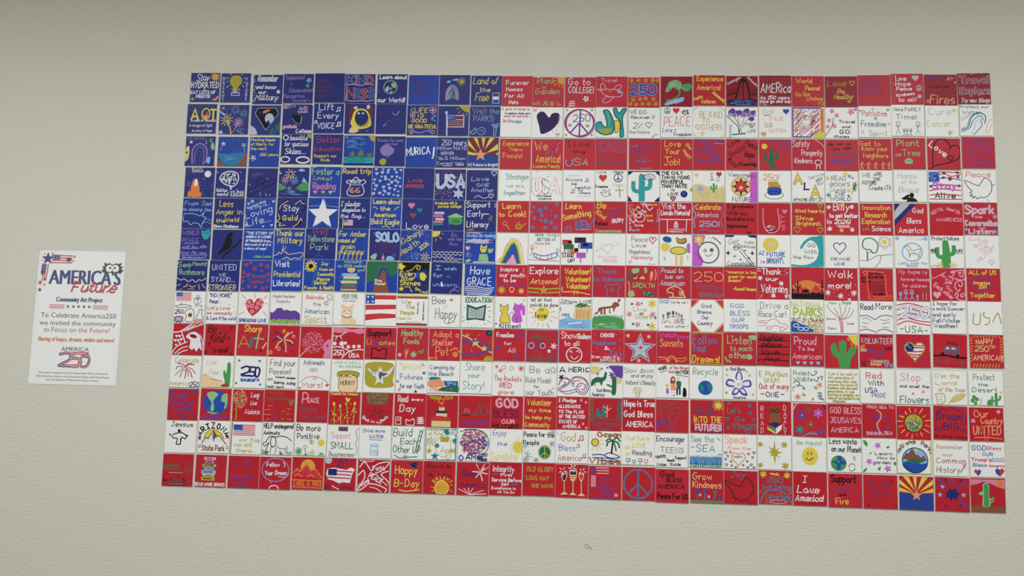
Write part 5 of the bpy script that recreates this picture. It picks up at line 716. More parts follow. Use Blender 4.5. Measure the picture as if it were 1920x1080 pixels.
R#in violet with hearts;Tv5 6 60 30 22 Being;Tv5 6 84 54 18 kind to;Tv5 22 56 74 14 all;hb 66 64 9;hb 62 6 5;hb 86 8 7;hb 16 2 4;hb 12 86 4;hb 54 86 7;hb 82 84 5
R#with a big blue and green globe;db 50 44 41 38;qe 20 16 40 10 56 18 48 30 42 40 46 60 42 72 34 66 36 44 28 34;qe 72 18 86 16 88 40 84 60 78 62 80 44 68 40 68 28;qe 24 72 50 76 60 72 50 80 32 78;Tv4 6 90 90 9 Appreciate our;Tv4 32 66 98 7 Earth
R#with a golden dotted tree;mi 2 2 46 60 260 1.5;mn 6 20 40 56 60 1.2;lY4 14 60 14 98;sY2 14 70 8 60;Iw3 58 86 24 16 Long;Iw3 58 80 48 12 Live;Iw3 42 90 76 14 Nature;mp 2 70 98 98 16 .9
R#with a sketched canyon and cactus;Tn3 6 60 14 10 Visit the;Tn4 6 80 32 12 Grand Canyon;kg 88 28 22;sn2 2 40 26 36 32 44 32 70 40 98;sn2 92 40 72 42 64 54 58 80 54 98;sv3 36 98 38 80 34 66;lO2 14 50 26 50;lO2 4 64 20 62;lO2 0 78 24 78;lO2 8 94 20 92;lO2 76 58 86 60;lO2 62 66 70 66;lO2 58 90 66 92;lO2 76 90 90 92;lO2 74 76 84 74
R#in pink, grey and mauve;Tp6 16 34 40 30 P;Tp5 34 70 38 14 EACE;Td4 10 66 66 16 Across;Td3 12 40 88 12 the;Td4 46 92 88 14 Land
R#with stalks of yellow corn;Ty4 4 92 9 8 Thankful for Farmers;lY4 20 98 18 40;lY4 40 98 38 44;lY4 62 98 56 24;lY4 80 98 82 40;qy 12 38 18 30 20 44;qy 32 42 38 38 38 50;qy 52 20 58 16 60 30;qy 78 34 86 28 84 42;qy 60 22 68 18 62 32;Hs 0 0 0 0;my 8 50 28 96 12 2.4;my 30 50 48 96 12 2.4;my 50 34 70 96 14 2.4;my 72 46 90 96 12 2.4
R#with a tree showing its roots;qn 16 4 30 0 70 0 84 8 82 26 70 36 50 40 28 36 16 24;mG 16 2 84 36 80 1.6;me 18 4 82 34 70 1.2;lN2 48 38 42 58;lN2 56 38 58 58;sN1 14 60 44 56 88 60;zN1 22 58 80 80 9;Rw3 4 80 24 92 9 Back;Rw3 32 92 64 96 6 to my;Rw3 66 92 86 76 9 Roots
R#with white outlined books;Tw4 12 42 26 20 Read;Tw4 54 90 22 8 every;Tw5 18 66 56 20 Day;rw3 6 74 22 96;cw2 14 82 3;sw3 38 80 50 84 62 78 64 96 50 98 40 96 38 80;sw3 74 74 92 74 74 80 94 80 74 86 94 86 74 92 94 92
R#with a tiered cake;TY4 10 82 12 12 Happy 250!;ly2 48 22 48 30;yy2 46 18 10 9 6;bi 40 36 58 48;br 42 32 56 38;bB 30 48 66 56;bi 32 56 66 66;qr 20 70 40 64 66 68 78 76 76 84 20 80;bi 18 80 78 98
R#with a grey tent and campfire;sS3 4 58 20 56 50 58 92 56;lS3 52 56 66 26 84 32 92 56;lc2 66 34 70 54;lN5 14 60 34 60;lO2 18 52 20 40;lO2 24 52 26 38;lO2 32 52 32 42;Tv4 10 94 88 14 Camping Plan
R#in pink, violet and black capitals;Tp7 18 86 34 26 GOD;TV5 10 86 64 20 BLESS;Tp6 36 74 84 12 OUR;Tk5 6 86 99 13 MILITARY
r#in yellow;Ty4 10 84 26 18 Volunteer;Ty4 16 82 46 10 my time;Ty4 4 84 68 10 to help my;Ty4 4 80 92 14 Community
R#with white stars;Tw4 6 60 16 10 I Pledge;Tw4 6 74 34 9 ALLEGIANCE;Tw4 6 84 50 9 TO The FLAG;Tw4 8 88 65 9 OF THE UNITED;Tw4 8 64 81 9 STATES OF;Tw4 20 74 95 9 AMERICA;*p 76 10 6;*p 90 16 6;*p 82 82 6;*p 92 94 6
R#with a trunk and grey trees;qn 0 2 14 2 14 40 18 66 0 66;sG4 2 64 30 62 60 66 98 62;qc 26 30 32 44 34 54 20 54;qc 42 18 48 30 48 56 38 56;qS 88 10 98 14 98 60 86 60;li3 54 58 56 22;li3 56 34 46 26;li3 56 38 66 30;li3 56 46 48 40;lg3 32 58 36 62;Td4 8 96 84 12 Visit National;Td4 28 68 98 9 Parks
R#in bold white lettering;Tw5 6 98 24 18 Hope is True;Tw5 6 92 56 18 God Bless;Tw5 12 92 86 16 AMERICA
R#with a grey brushy tree;sS3 8 30 16 12 36 6 50 14;sS3 10 40 22 22 40 24;sS3 16 54 20 34 38 30;sS3 40 20 56 8 80 14 90 24;sS3 44 34 60 24 84 28;sS3 36 60 46 40 60 48;sS3 62 60 74 40 90 46;sS3 20 60 34 64 44 58;sn2 60 64 80 66 84 56;sd3 36 98 40 80 40 64;sd3 46 98 48 66;sd3 54 98 54 66;sd3 62 98 58 64;sd2 4 98 36 92;Rv5 4 86 38 68 14 GROW
R#with a yellow sun;OVd 16 72 42 24 A.J.;Ty5 10 94 68 18 INTO THE;Ops 16 94 92 18 FUTURE!!;uy3 84 16 9 12 16;sV2 12 74 8 90 40 98 90 96 98 76
R#in blue-grey marker;Tc4 12 50 38 18 Let's;Tc4 34 62 62 14 Go;Tc4 28 98 84 14 D'BACKS;cx1 0 0 0;xc3 16 8 5 5;xc3 78 14 6 5;xc3 80 36 6 5;xc3 10 54 6 5;xc3 14 82 6 5;xc3 90 56 4 5;Hx3 72 92 9
R#with an owl in glasses on books;Vp4 13 8 94 14 READ;Vp4 81 8 98 14 DAILY;qn 38 14 46 18 56 18 64 14 66 28 68 50 66 66 40 68 34 50 36 30;ck3 44 28 5;ck3 58 28 5;dn 51 32 2;pB 30 68 50 62 70 66 54 78;pg 28 72 54 84 52 98 28 84;py 28 78 52 92 52 98 28 84;pw 54 80 72 68 70 84 54 98
r#with pink, blue and brown flowers;fvY 26 36 13;fmO 74 28 14;fnn 46 18 9;fnO 52 62 13;fcY 20 80 13;fvm 82 84 11;ss4 2 18 8 4 16 0;sO3 30 98 50 90 72 92;sx4 34 96 52 86 70 86;sN4 86 2 96 14
R#in silver-pink pen;Tp4 8 98 28 18 GOD BLESS;Tp4 8 98 56 16 JEUSAVES;Tp4 10 90 84 14 AMERICA
R#with an anchor and rope;Tp5 16 94 13 8 FROM SEA TO;lv4 30 36 74 36;lv4 50 20 50 82;sv4 34 70 44 84 60 84 76 68;pv 70 64 80 66 76 74;sO5 44 18 56 28 54 44 44 58 48 76 60 92;Tp5 12 54 92 9 SHINING;Tp5 64 88 90 9 SEA
R#with a radiating sun of green and gold;dY 50 50 27;zG3 30 34 70 70 12;mi 32 36 68 68 60 2;mc 32 60 68 72 40 2;cN2 50 50 27;yy3 50 50 48 16 34;yO2 50 50 44 16 32
R#in black with cloud outline;TB5 10 86 42 24 Dream;TB5 30 74 70 20 BIG;sB3 14 24 24 8 40 12 52 4 70 12 84 20 96 34 90 52 78 50;lB3 2 74 12 62 20 72 28 58;lB3 74 62 82 74 90 66 96 80;TN3 4 98 95 7 BE WHOSE WORLD
R#with small firework sparks;TO5 16 56 28 20 Our;TO5 34 96 48 18 Country;TO6 12 92 80 24 UNITED;sO3 14 90 50 88 94 92;lO2 44 84 44 98;lO2 52 84 52 98;xp3 86 12 6 6;xp3 12 40 7 6
w#with a robed stick figure;Tk4 18 88 18 14 Jessus;sk4 26 44 34 40 44 38 56 38 68 46 66 56 54 52 50 72 38 72 40 56 26 54 22 46;dn 46 34 6;dk 44 30 4;dk 16 44 3;dk 72 46 3;lk3 40 56 38 74;lk3 50 56 52 74
w#with yellow sun mountains and maroon stars;Ak7 48 66 44 160 22 16 ARIZONA;py 18 54 24 38 36 28 52 26 68 34 78 44 84 56 50 56;lk2 18 54 24 38 36 28 52 26 68 34 78 44 84 56;pw 12 70 24 52 32 56 48 30 60 48 68 46 92 72 70 66 48 60 30 68;lk3 12 70 24 52 32 56 48 30 60 48 68 46 92 72;pn 48 32 60 50 54 54 50 66 46 48;*R 4 54 9;*R 94 48 9;Tn5 14 86 92 16 State Park;ln3 2 78 10 76;ln3 2 84 10 82;ln3 92 80 99 78;ln3 92 86 99 84
w#with a flag on a brown pole;ln4 4 2 2 99;g 8 8 78 42;bb 10 8 34 22;TY3 30 94 60 10 our flag;TY3 12 70 76 12 was still;TY3 20 86 94 12 there...
w#with an elephant outline;Tk4 4 98 18 14 HELP endangered;Tk4 4 54 38 11 Animals;sk3 12 62 22 46 34 44 40 46 60 42 80 46 94 56;sk3 12 62 4 66 10 74 22 64 16 80 10 94 4 96 4 86;ck3 36 60 9 16;sk2 28 96 30 76 34 78;sk2 44 96 46 76;sk2 50 70 56 80 76 80 82 72;sk2 80 96 82 80;sk2 74 96 76 82;zG2 4 88 24 99 7;zG2 54 90 70 99 6;zG2 82 88 96 99 4
w#with a bee, sun and green plants;Tk4 4 80 24 20 Be more;Tk4 8 76 48 16 Positive;dy 84 60 11;cY3 54 58 5 5;lk2 52 54 54 64;lk2 46 54 42 50;cY3 34 74 5;lg3 34 80 36 96;yg4 14 88 12 9 2;yE3 56 92 10 8 3;yg3 86 96 9 8 2;yg3 38 98 6 6 1
w#in pink and green with a small logo block;bd 34 4 64 18;JV2 40 60 14 6;TP3 12 72 40 18 Support;TG4 12 82 72 20 SMALL;TG3 8 86 96 14 Businesses;sS2 98 8 90 20 96 40 90 56 96 74 90 92
w#with a glass of water;Tb3 12 80 20 10 Drink more;Tb3 32 76 38 10 WATER!;lb2 32 42 72 44;rl3 36 62 60 90;cl3 48 60 12 4;zl3 38 70 58 88 4
w#with a ladder;TG4 4 62 30 24 Build;TG4 26 78 54 18 Each;TG4 4 88 80 20 Other UP;lG3 80 80 96 8;lG3 72 80 88 10;lG3 88 14 95 16;lG3 86 28 92 30;lG3 82 42 89 44;lG3 80 56 86 58;sG3 8 88 24 96 46 94 80 92;lG3 40 88 40 98;lG3 46 88 46 98
w#with teal and ochre doodles;rc4 3 3 96 97;TY4 10 56 20 14 2102;qc 58 6 66 2 76 10 74 20 62 18;Oc- 74 96 18 14 50;sY2 34 24 32 50 40 78 60 88 76 76 80 40 66 22 48 26 34 40;bY 48 26 74 42;yY3 16 40 16 9 4;Ob- 0 0 0 0 ;xc5 38 54 7 6;*c 32 86 14;TY3 48 96 74 16 Apel;xY4 14 70 7 6;xc5 92 38 7 6;*Y 88 68 6;sY2 66 80 70 94 80 90 82 70
w#with tangled red and blue scribbles;!r 6 6 88 80 260;!b 8 6 92 82 130;sB2 6 10 40 4 80 10 96 40 88 70 60 84;sB2 20 4 60 4 92 24;TB5 26 70 94 14 AMe;TB5 70 90 98 12 Rica;TB3 74 92 84 9 250;sb4 4 92 10 82 18 90 12 98 6 94
w#with a pale yellow sun;Tb3 8 50 20 16 Enjoy;Tb3 22 52 50 10 the;Ty4 4 84 94 22 Sunshine;uy3 88 54 18 14 28;dy 90 54 16
w#with a dark green peace sign and leaves;Tk4 4 96 22 14 Peace for the;Tk4 2 50 46 14 People;dG 68 68 20 21;PE3 68 68 18;yG2 12 80 16 9 3;yG2 6 50 12 6 2;yG2 92 8 9 6 2;yG2 90 42 10 7 2;yG2 42 92 9 7 2;yG2 10 94 9 6 2
w#with small music notes;TY4 18 60 34 26 God;Tb3 12 60 62 18 Bless;Tr3 8 78 92 18 America;nr3 76 24 14;nY3 68 48 10;nB2 86 78 11;lk1 4 6 8 14
w#with a palm tree, sun and waves;Oko 28 98 16 14 Ocean;Oko 2 98 98 18 Vibes;dY 20 34 11;uy3 20 34 9 11 26;ck2 20 34 11;lk6 70 66 72 50 74 32;sG6 74 28 62 22 54 30;sG6 74 28 60 32 56 44;sG6 74 28 86 18 96 28;sG6 74 28 90 34 94 48;sG5 74 28 82 46 84 58;sk3 50 70 66 64 84 70 96 76;sb4 12 72 40 70 66 80 94 78;sB3 12 80 50 80 90 86;sb3 30 86 60 88 90 90
w#in yellow and black with flowers in cups;Ty4 14 84 26 14 Nurture;Ty4 34 74 48 13 LOVE;Ty4 12 24 52 10 a;Ty4 14 24 72 10 of;Tk3 34 92 70 14 Reading;rc3 14 82 26 90;rg3 34 86 42 94;rr3 52 82 62 90;rP3 70 84 80 92;lS2 20 90 20 99;lS2 38 94 38 99;lS2 57 90 57 99;lS2 75 92 75 99
w#in navy and black;TB4 6 88 22 16 Encourage;TG3 18 88 56 16 TEENS;Tk4 4 34 72 9 uplift;Tk4 38 60 82 8 teach;Tk3 62 96 74 8 Support;Tk3 8 36 96 8 Listen;Tk3 48 78 94 8 Guide
w#with blue pen sea;Tc3 6 74 24 18 See the;Tc4 22 78 52 20 SEA;pc 2 68 98 68 98 92 2 92;zl2 2 62 98 90 40;zb1 2 64 98 92 40;zk2 2 92 98 99 30;lS2 6 38 16 40;lS2 84 10 94 18;lk2 86 60 98 60
w#with a heart and many tiny hearts;TO4 6 72 24 20 Speak;TO3 14 82 44 9 from the;HO4 46 70 21;Tk2 32 58 68 7 heart;Hk2 8 54 4;Hk2 22 52 3;Hk2 14 64 3;Hk2 8 74 3;Hk2 24 80 3;Hk2 10 90 4;Hk2 26 92 3;Hk2 38 96 3;Hk2 76 56 3;Hk2 92 52 4;Hk2 88 66 3;Hk2 72 78 3;Hk2 84 88 4;Hk2 60 90 3;Hk2 92 96 3;Hk2 74 96 3
w#!White tile painted with gold eight-point stars;pY 50 10 54 42 66 34 58 46 74 48 58 54 62 64 54 58 52 86 46 58 36 62 42 52 28 48 42 46 32 30 46 40;xY5 8 26 7 6;xY5 80 26 8 6;xY5 8 88 7 6;xY6 82 88 9 6;mY 10 10 90 92 60 .7;mS 6 4 96 96 12 1.2
w#with a yellow smiley;Te4 14 88 20 12 Be Happy!;dy 52 54 24 27;lk3 46 42 46 50;lk3 56 42 56 50;sk3 40 60 50 66 62 58
w#with a globe and recycling arrows;Tk4 6 86 16 16 Less waste;Tk4 12 98 40 16 on our Planet;dg 32 74 23;qb 30 52 40 54 42 64 54 68 50 78 40 76 36 92 24 92 28 78 12 72 16 68 28 66;dg 32 70 4;sk2 62 86 64 78 74 74 80 80;sk2 80 86 78 92 68 96 62 90;zs3 74 50 82 66 5
w#with pink flowers and green leaves;Tk3 38 88 46 9 Learn;Tk3 46 94 58 8 How to;Tk3 32 82 72 9 garden;fmP 46 18 9;fmP 20 66 9;fmP 74 86 10;qg 4 2 16 10 14 22 6 14;qg 70 22 82 18 76 26;qg 20 42 30 38 24 44;qg 90 70 98 64 98 76;qg 2 94 12 84 12 92 4 99;qg 44 86 54 80 50 92
w#with a round mountain badge;ry4 1 1 98 98;Ak4 52 60 50 158 22 12 National Parks;dl 52 60 37;pn 18 56 28 40 34 44 44 28 54 46 60 42 70 52 78 44 86 60 60 66;sk2 18 56 28 40 34 44 44 28 54 46;dy 56 28 5;zG4 18 56 86 68 9;qb 16 70 40 66 70 70 88 68 80 86 52 97 24 86;zB1 20 74 84 90 4;ck3 52 60 37
w#in brown and maroon pen;TY3 10 84 20 12 Remember;TY3 26 56 42 10 our;Tn3 8 92 62 16 Common;Tn3 8 74 90 18 History;sn3 76 88 92 64;zP3 82 60 92 76 3
w#with two red and blue hearts;Tb4 6 48 22 14 GOD;Tr3 50 90 20 11 Bless;Tb3 36 66 38 10 OUR;Tr4 4 60 54 10 Troop's;Tb3 62 98 54 10 GOD;Tb3 8 46 70 10 Bless;Tr3 52 102 70 8 America;hr 20 86 10;pb 20 98 20 82 26 78 30 82 28 90;hr 84 84 13;pb 84 97 84 78 76 74 70 80 74 90
R#!Red tile with illegible olive and dark grey lettering, two underlines and speckles;Ju5 8 52 42 22;Ju4 2 30 50 14;Ju3 30 60 50 12;Vu3 76 18 56 12 IH;Vu3 88 26 58 10 IH;ls2 22 58 66 58;Ju3 62 84 58 8;JN4 2 84 86 13;JS4 30 80 86 10;du 90 82 4;lN5 20 96 74 96;ls1 20 94 70 94;lN3 54 66 54 76;mN 10 2 98 34 30 1
r#with a stack of coloured books;bs 26 8 64 16;bP 30 18 58 28;be 22 30 66 38;bp 28 40 58 46;bl 20 48 66 60;bi 24 60 62 66;bY 20 68 64 80;lk3 34 12 52 12;Tk3 34 52 26 6 LOVE;Tk3 28 56 36 6 AVATAR;lk2 34 43 54 43;Tk2 26 56 57 6 HOPE;lk2 34 63 54 63;lk3 28 74 52 74;Tw5 2 96 96 9 READ MORE BOOKS
R#in violet marker;Tv4 18 30 32 14 I;Hv3 62 24 13;Tv4 6 74 70 14 America;Tv3 82 88 70 16 !;Tv4 20 66 94 12 250
R#with a pink thought cloud;Tw4 22 62 30 12 Follow;Tw4 18 42 56 12 Your;Tw4 50 92 54 12 Dreams;cv3 50 40 40 34;cp2 50 40 43 36;sw3 74 16 80 22 78 30;cw4 48 98 15 10;lw2 36 76 38 80;sw2 60 60 76 62 88 58
R#with gold sun and mountains;dD 50 30 23;lo5 0 50 16 36 26 44 46 20 58 38 70 32 98 64;pr 0 56 16 38 26 46 46 24 58 42 70 38 98 70 60 62 20 60;lo5 0 50 16 36 26 44 46 20 58 38 70 32 98 64;lo4 10 60 20 52 32 60;lo4 50 60 60 52 70 60;lo4 0 70 98 72;To5 4 98 88 16 TAKE A HIKE;lo4 0 92 98 94
R#with a flag-filled country outline;Oww 0 0 0 0;ds 12 8 11;TB4 32 74 16 11 VISIT;TB4 38 66 28 9 ALL;pw 10 34 30 30 70 36 84 28 96 34 88 50 82 76 60 74 48 78 30 70 12 66 6 50;bB 12 34 40 54;lr5 40 40 88 42;lr5 40 50 84 52;lr5 10 60 82 62;TB4 0 20 94 12 50;TB3 54 90 94 8 States;lw3 26 86 48 96
R#with white dove-shaped waves;sw4 6 24 20 8 34 24 44 34 60 14 96 6 88 22 70 36 56 40;sw4 2 50 18 34 22 56 6 84 2 96 16 90 36 72 32 58;sw4 36 74 60 76 90 88 88 98;Tw4 46 84 32 12 Faith;Rw5 34 54 74 74 14 PEACE;Rw4 8 88 34 68 12 Hope;sw4 96 34 74 44 92 62 98 70;sw3 46 44 60 46 74 62 94 78;sw3 6 4 30 6 50 4;sw3 40 84 60 88 76 98
r#with a small blue bird;Ty5 14 82 42 24 Happy;Ty5 12 90 80 22 B-Day;sy4 26 90 50 94 90 88;qB 58 6 66 10 74 4 82 8 78 18 80 24 66 20 60 14
R#with a yellow sun half risen;TN4 10 18 20 14 A;JN4 20 84 20 10;JN4 14 36 48 11;JN4 48 90 48 10;qy 36 78 44 62 60 56 74 64 82 78 78 92 70 99 46 99 38 92;qD 40 78 48 66 60 61 72 67 78 78 75 90 68 96 48 96 42 90;lY2 44 78 76 77;Ay3 60 84 30 148 32 9 BRIGHT;ly2 26 80 34 80;ly2 28 92 36 88;ly2 84 72 92 70;ly2 84 86 92 92
R#with firework bursts top and bottom;TB4 18 68 44 18 Bless;TB4 14 90 76 16 America;yw4 72 30 22 6 4;lp4 72 30 60 4;lp4 72 30 86 4;lp4 72 30 98 14;lp4 40 98 8 82;lp4 40 98 24 80;lp4 40 98 38 78;lp4 40 98 52 78;lp4 40 98 84 84;lw3 40 98 92 94;lk2 70 26 64 14
R#in white lettering;Tw4 10 76 28 16 Integrity;Tw4 36 70 42 8 First;Tw4 8 98 58 10 Service Before;Tw4 38 60 70 8 Self;Tw3 8 82 82 8 Excellence in;Tw3 26 78 93 7 All We Do;lx3 12 36 30 36;lx3 66 66 88 66
R#in gold capitals;TY4 12 94 26 13 OLD GLORY;TY4 12 80 52 12 LONG MAY;TY4 28 94 74 10 SHE WAVE
R#!Red tile painted with three wine glasses holding flag colours;pi 18 26 36 26 36 38 31 50 22 50 18 38;pR 21 29 33 29 33 37 22 37;pB 21 37 34 37 30 48 23 48;li3 27 50 28 86;pi 14 92 28 82 40 90;pi 42 18 66 18 64 40 58 50 48 50 44 38;bB 45 21 63 31;lr3 46 36 62 36;lr3 48 42 60 42;li3 54 50 54 86;pi 42 92 54 82 66 92;pi 70 26 88 26 86 40 81 50 76 50 72 40;pr 73 29 85 29 84 40 79 47 74 40;li3 79 50 80 88;pi 68 94 80 84 92 94;yw3 22 20 12 5 5;yw3 52 12 12 6 4;yw3 82 20 12 5 5
R#with a blue star and pink stripes;*b 14 14 10;lp4 22 6 60 6;lp4 26 14 60 14;lp4 26 22 60 22;lp4 10 30 10 62;lp4 15 30 15 62;lp4 20 30 20 62;Tv4 36 82 42 8 Thank you;Tv3 40 52 54 7 for;Tv4 22 88 68 9 protecting our;Tv4 40 74 84 8 country;Tv4 18 76 98 8 U.S. Troops;*p 84 86 8
R#!Red tile painted with a large blue-grey peace sign;Px6 48 51 43;Pc2 48 51 43
r#in black marker;Tk5 14 54 24 16 God;Tk4 34 80 38 10 BLESS;Tk4 8 86 58 12 AMERICA;Tk5 6 98 88 15 Peace For US
R#with small flowers in grass;Ti4 8 64 30 20 Grow;Ti4 8 92 54 18 Kindness;bg 0 92 98 98;db 20 66 7;lc3 22 74 22 92;dv 44 66 7;lc4 44 70 44 96;dp 30 76 4;dp 56 80 4;lc3 56 84 58 96;dc 74 66 6;lc4 74 74 70 96;db 88 80 5;lg2 88 84 88 94;lv3 30 80 32 94
R#with a dark outlined dove;Tx3 20 64 20 18 Joy;sN4 48 48 30 42 4 31 10 44 20 58 27 64 24 70 30 74 26 80 34 80 34 87 42 84 48 91 56 87 66 87 76 78 86 62 86 46 80 31 70 22 60 25 56 36 48 48;lN3 66 88 70 98;lN3 74 88 80 98;dN 70 34 2;lN3 84 42 90 46
R#with yellow dots and a grey arc;yy4 14 12 9 7 2;yy4 84 14 9 7 2;zy2 30 8 64 14 8;Oc- 24 70 36 16 250;Tx4 10 96 54 12 Just Getting;mY 2 56 98 98 240 1.1;sx5 4 98 16 70 40 58 66 60 88 78 98 98;Tx5 30 88 84 12 Started;cs2 58 92 26 5
R#in white script;Iw4 28 42 32 18 I;Iw5 12 78 62 20 Love;Iw5 6 92 86 18 America!
r#in black, violet and gold;Tk6 8 82 26 20 Support;Jv3 20 64 50 10;Tk5 32 52 66 8 and;Ty4 22 58 90 18 Fire
R#!Red tile with illegible faint violet writing and a few dark dots;Jq3 12 40 26 12;Jq3 52 84 30 12;Jq3 20 70 46 14;Jq3 30 88 60 12;Jq3 34 60 72 10;mq 4 10 96 96 16 1.2;dV 82 20 3;dq 36 82 3;dN 16 90 3;dV 97 92 2
r#!Red tile painted with sun rays, a copper star and a blue lower half;py 0 10 0 24 44 50;py 0 34 0 46 40 50;py 12 2 28 2 46 44;py 40 2 52 2 48 42;py 66 2 84 2 52 44;py 98 8 98 24 56 48;py 98 34 98 46 60 50;bA 0 50 99 99;*O 50 56 17
R#with a dark burst and blue stars;pB 28 44 38 42 42 30 50 38 60 30 62 42 74 46 64 54 66 66 52 60 46 72 40 58 28 62 34 52;*l 14 52 8;*l 82 50 8;*B 32 8 6;*B 74 8 6;*B 30 84 6;*B 72 82 6;hl 22 28 6;Rv4 6 8 26 26 9 Proud;Rv4 40 8 62 28 9 Peace;Rv4 68 34 94 14 9 Truth;Rv4 64 66 94 90 9 Unity;Vv3 46 76 98 6 Joy
R#!Red tile painted with a green saguaro on brown ground under a pink sky;pP 0 4 98 4 98 30 80 26 60 16 40 10 20 18 0 22;do 84 16 10;qn 0 82 30 78 60 80 98 84 98 98 0 98;qe 34 82 36 46 36 20 46 12 54 20 54 44 56 60 66 54 66 66 56 74 54 82;qg 38 82 39 46 39 22 46 16 52 22 51 82;qe 24 44 36 38 38 48 28 50;qg 56 66 62 58 63 50 65 64 56 70
'''

# ---------------------------------------------------------------- the mural: thirteen rows of twenty-five painted tiles
T = .1068; HT = T / 2
def tile_body(code):
    b = .0009
    def ring(y, k): return [(-HT + k, y, -HT + k), (HT - k, y, -HT + k), (HT - k, y, HT - k), (-HT + k, y, HT - k)]
    v = ring(0, 0) + ring(-TH + b, 0) + ring(-TH + b * .3, b * .3) + ring(-TH, b); f = [(0, 1, 2, 3)[::-1]]
    for k in range(3):
        for i in range(4): f.append((4 * k + i, 4 * k + (i + 1) % 4, 4 * k + 4 + (i + 1) % 4, 4 * k + 4 + i))
    f.append((12, 13, 14, 15)); mi = [1] * 9 + [0] * 5
    me = bpy.data.meshes.new('painted_tile'); me.from_pydata(v, [], f); me.materials.append(TILEMAT[code]); me.materials.append(TILEMAT['w']); me.polygons.foreach_set('material_index', mi); me.update(); return me
BODY = {k: tile_body(k) for k in TILEMAT}
SKIP = set('John Lewis Ronald Reagan Reagan Lincoln BILLY Billy SANDRA Ruth Lucero AVATAR VFW USO A.J. A.J Hancock J'.split()) | {'-John', '-Ronald', "D'BACKS", '-Reagan', '-', '----', 'BPEO', 'BOCA', 'LSC'}
KIND = {'n': 'Blue', 'b': 'Blue', 'c': 'Red', 'r': 'Red', 'R': 'Red', 'w': 'White', 'k': 'Dark blue'}
used = {}
MOTIF = {'h': 'painted_heart', 'H': 'heart_outline', '*': 'painted_star', 'e': 'star_outline', 'u': 'painted_sun', 'f': 'painted_flower', 'k': 'painted_cactus',
         'g': 'painted_flag', 'P': 'peace_sign', 'F': 'stick_figure', 'n': 'music_note', 'v': 'dove_outline', 'y': 'painted_burst', 'x': 'painted_sparkle', 'w': 'wavy_line'}
rows = [r.split(',') for r in POS.strip().split('\n')]
specs = TILES.strip('\n').split('\n')
assert len(specs) == 325, len(specs)
for idx, sp in enumerate(specs):
    r, c = divmod(idx, 25); px, pz, an = map(int, rows[r][c].split())
    bg = sp[0]; fields = sp[1:].split(';'); note = ''
    if fields[0].startswith('#'): note = fields.pop(0)[1:]
    rnd = random.Random(idx * 7 + 1)
    o = bpy.data.objects.new('painted_tile', BODY[bg]); COL.objects.link(o)
    o.location = (px * 1e-4, -.0003, 1.8 + pz * 1e-4); o.rotation_euler = (0, -R(an / 10), 0)
    cnt = [0.0]; tx, ar = Sheet(cnt), Sheet(cnt); words = []; motifs = []
    for k, cmd in enumerate(fields):
        if not cmd.strip(): continue
        cmd = cmd.strip(); cnt[0] += 1.3e-5; op = cmd[0]; tgt = ar; nm = None; q = cmd.split(' ')
        if op in MOTIF and len(q) > 3 and (op in 'gk' or float(q[3]) >= 6) and float(q[-1]) > 0: nm = MOTIF[op]; tgt = Sheet(cnt)
        s = draw(cmd, tx, tgt, bg, 0, rnd)
        if nm: motifs.append((nm, tgt))
        if s and s.strip('.-0 '): words.append(s.strip())
    mf = lambda q: TILEMAT[bg] if q == 'bg' else (MARK2[q] if bg in 'nb' and q in MARK2 else MARK[q])
    ar.build('painted_drawing', o, mf)
    for nm, sh in motifs: sh.build(nm, o, mf)
    tx.build('hand_lettering', o, mf)
    if note.startswith('!'): lab = note[1:].strip()
    else:
        ws = [w for w in ' '.join(words).replace('"', '').split() if w.strip('.,!') not in SKIP and len(w.strip('.-!')) > 0]
        nw = note.split(); ws = ws[:max(3, min(9, 12 - len(nw)))]
        lab = f'{KIND[bg]} tile lettered "{" ".join(ws)}"' + (' ' + note if note else '')
    for a, b in (('U S A', 'USA'), ('A L A', 'ALA'), ('P EACE', 'PEACE'), ('"A MERIC"', '"AMERICA 250"'), ('2 5 1776', '250 1776'), ('A T AN', 'AOT AN'), ('Li br ar ies', 'Libraries'), ('L ove', 'Love'), ('LO VE', 'LOVE'), ('AMe Rica', 'AMeRica'), (' NEMA', ''),
                 ('"A BRIGHT"', '"BRIGHT"'), ('I A Z', 'I heart AZ'), ('"beautiful', '"O beautiful'), ('Nurture LOVE a of', 'Nurture a LOVE of Reading'), ('"I America', '"I heart America'), ('lettered "" with', 'painted with'), ('lettered "" in', 'painted in')):
        lab = lab.replace(a, b)
    used.setdefault(lab, []).append((r, c))
    o['label'] = lab; o['category'] = 'tile'
    o['group'] = {'Blue': 'blue painted tiles of the flag mural', 'Dark blue': 'blue painted tiles of the flag mural', 'Red': 'red painted tiles of the flag mural', 'White': 'white painted tiles of the flag mural'}[KIND[bg]]
for k, v in used.items():
    if len(v) > 1 or not 4 <= len(k.split()) <= 16: print('LABEL?', k, v, len(k.split()))

# ---------------------------------------------------------------- laminated poster beside the mural
PW, PH = .320, .473
paper = mat('poster_paper', 'f0f0ee', .6, .3)
lam = mat('laminate_film', 'ffffff', .12, .5); lb2 = lam.node_tree.nodes['Principled BSDF']
lb2.inputs['Alpha'].default_value = .05
ink = {'n': mat('navy_ink', '1c2c72', .6, .2), 'r': mat('red_ink', 'c02834', .6, .2), 'k': mat('black_ink', '1a1a22', .6, .2), 'o': mat('orange_ink', 'c8783c', .6, .2), 'w': paper}
poster = bpy.data.objects.new('poster', None); COL.objects.link(poster)
poster.location = (-1.7210, -.0002, 1.6425); poster.rotation_euler = (0, R(.15), 0)
poster['label'] = "Laminated America's Future community art project poster on the wall"; poster['category'] = 'poster'
PX0, PX1, PZ0, PZ1 = -.160, .160, -.2365, .2365       # design frame
pv, pf = box(-.156, .157, -.0008, 0, -.2325, .2325); mesh_obj('paper_sheet', pv, pf, [paper], poster)
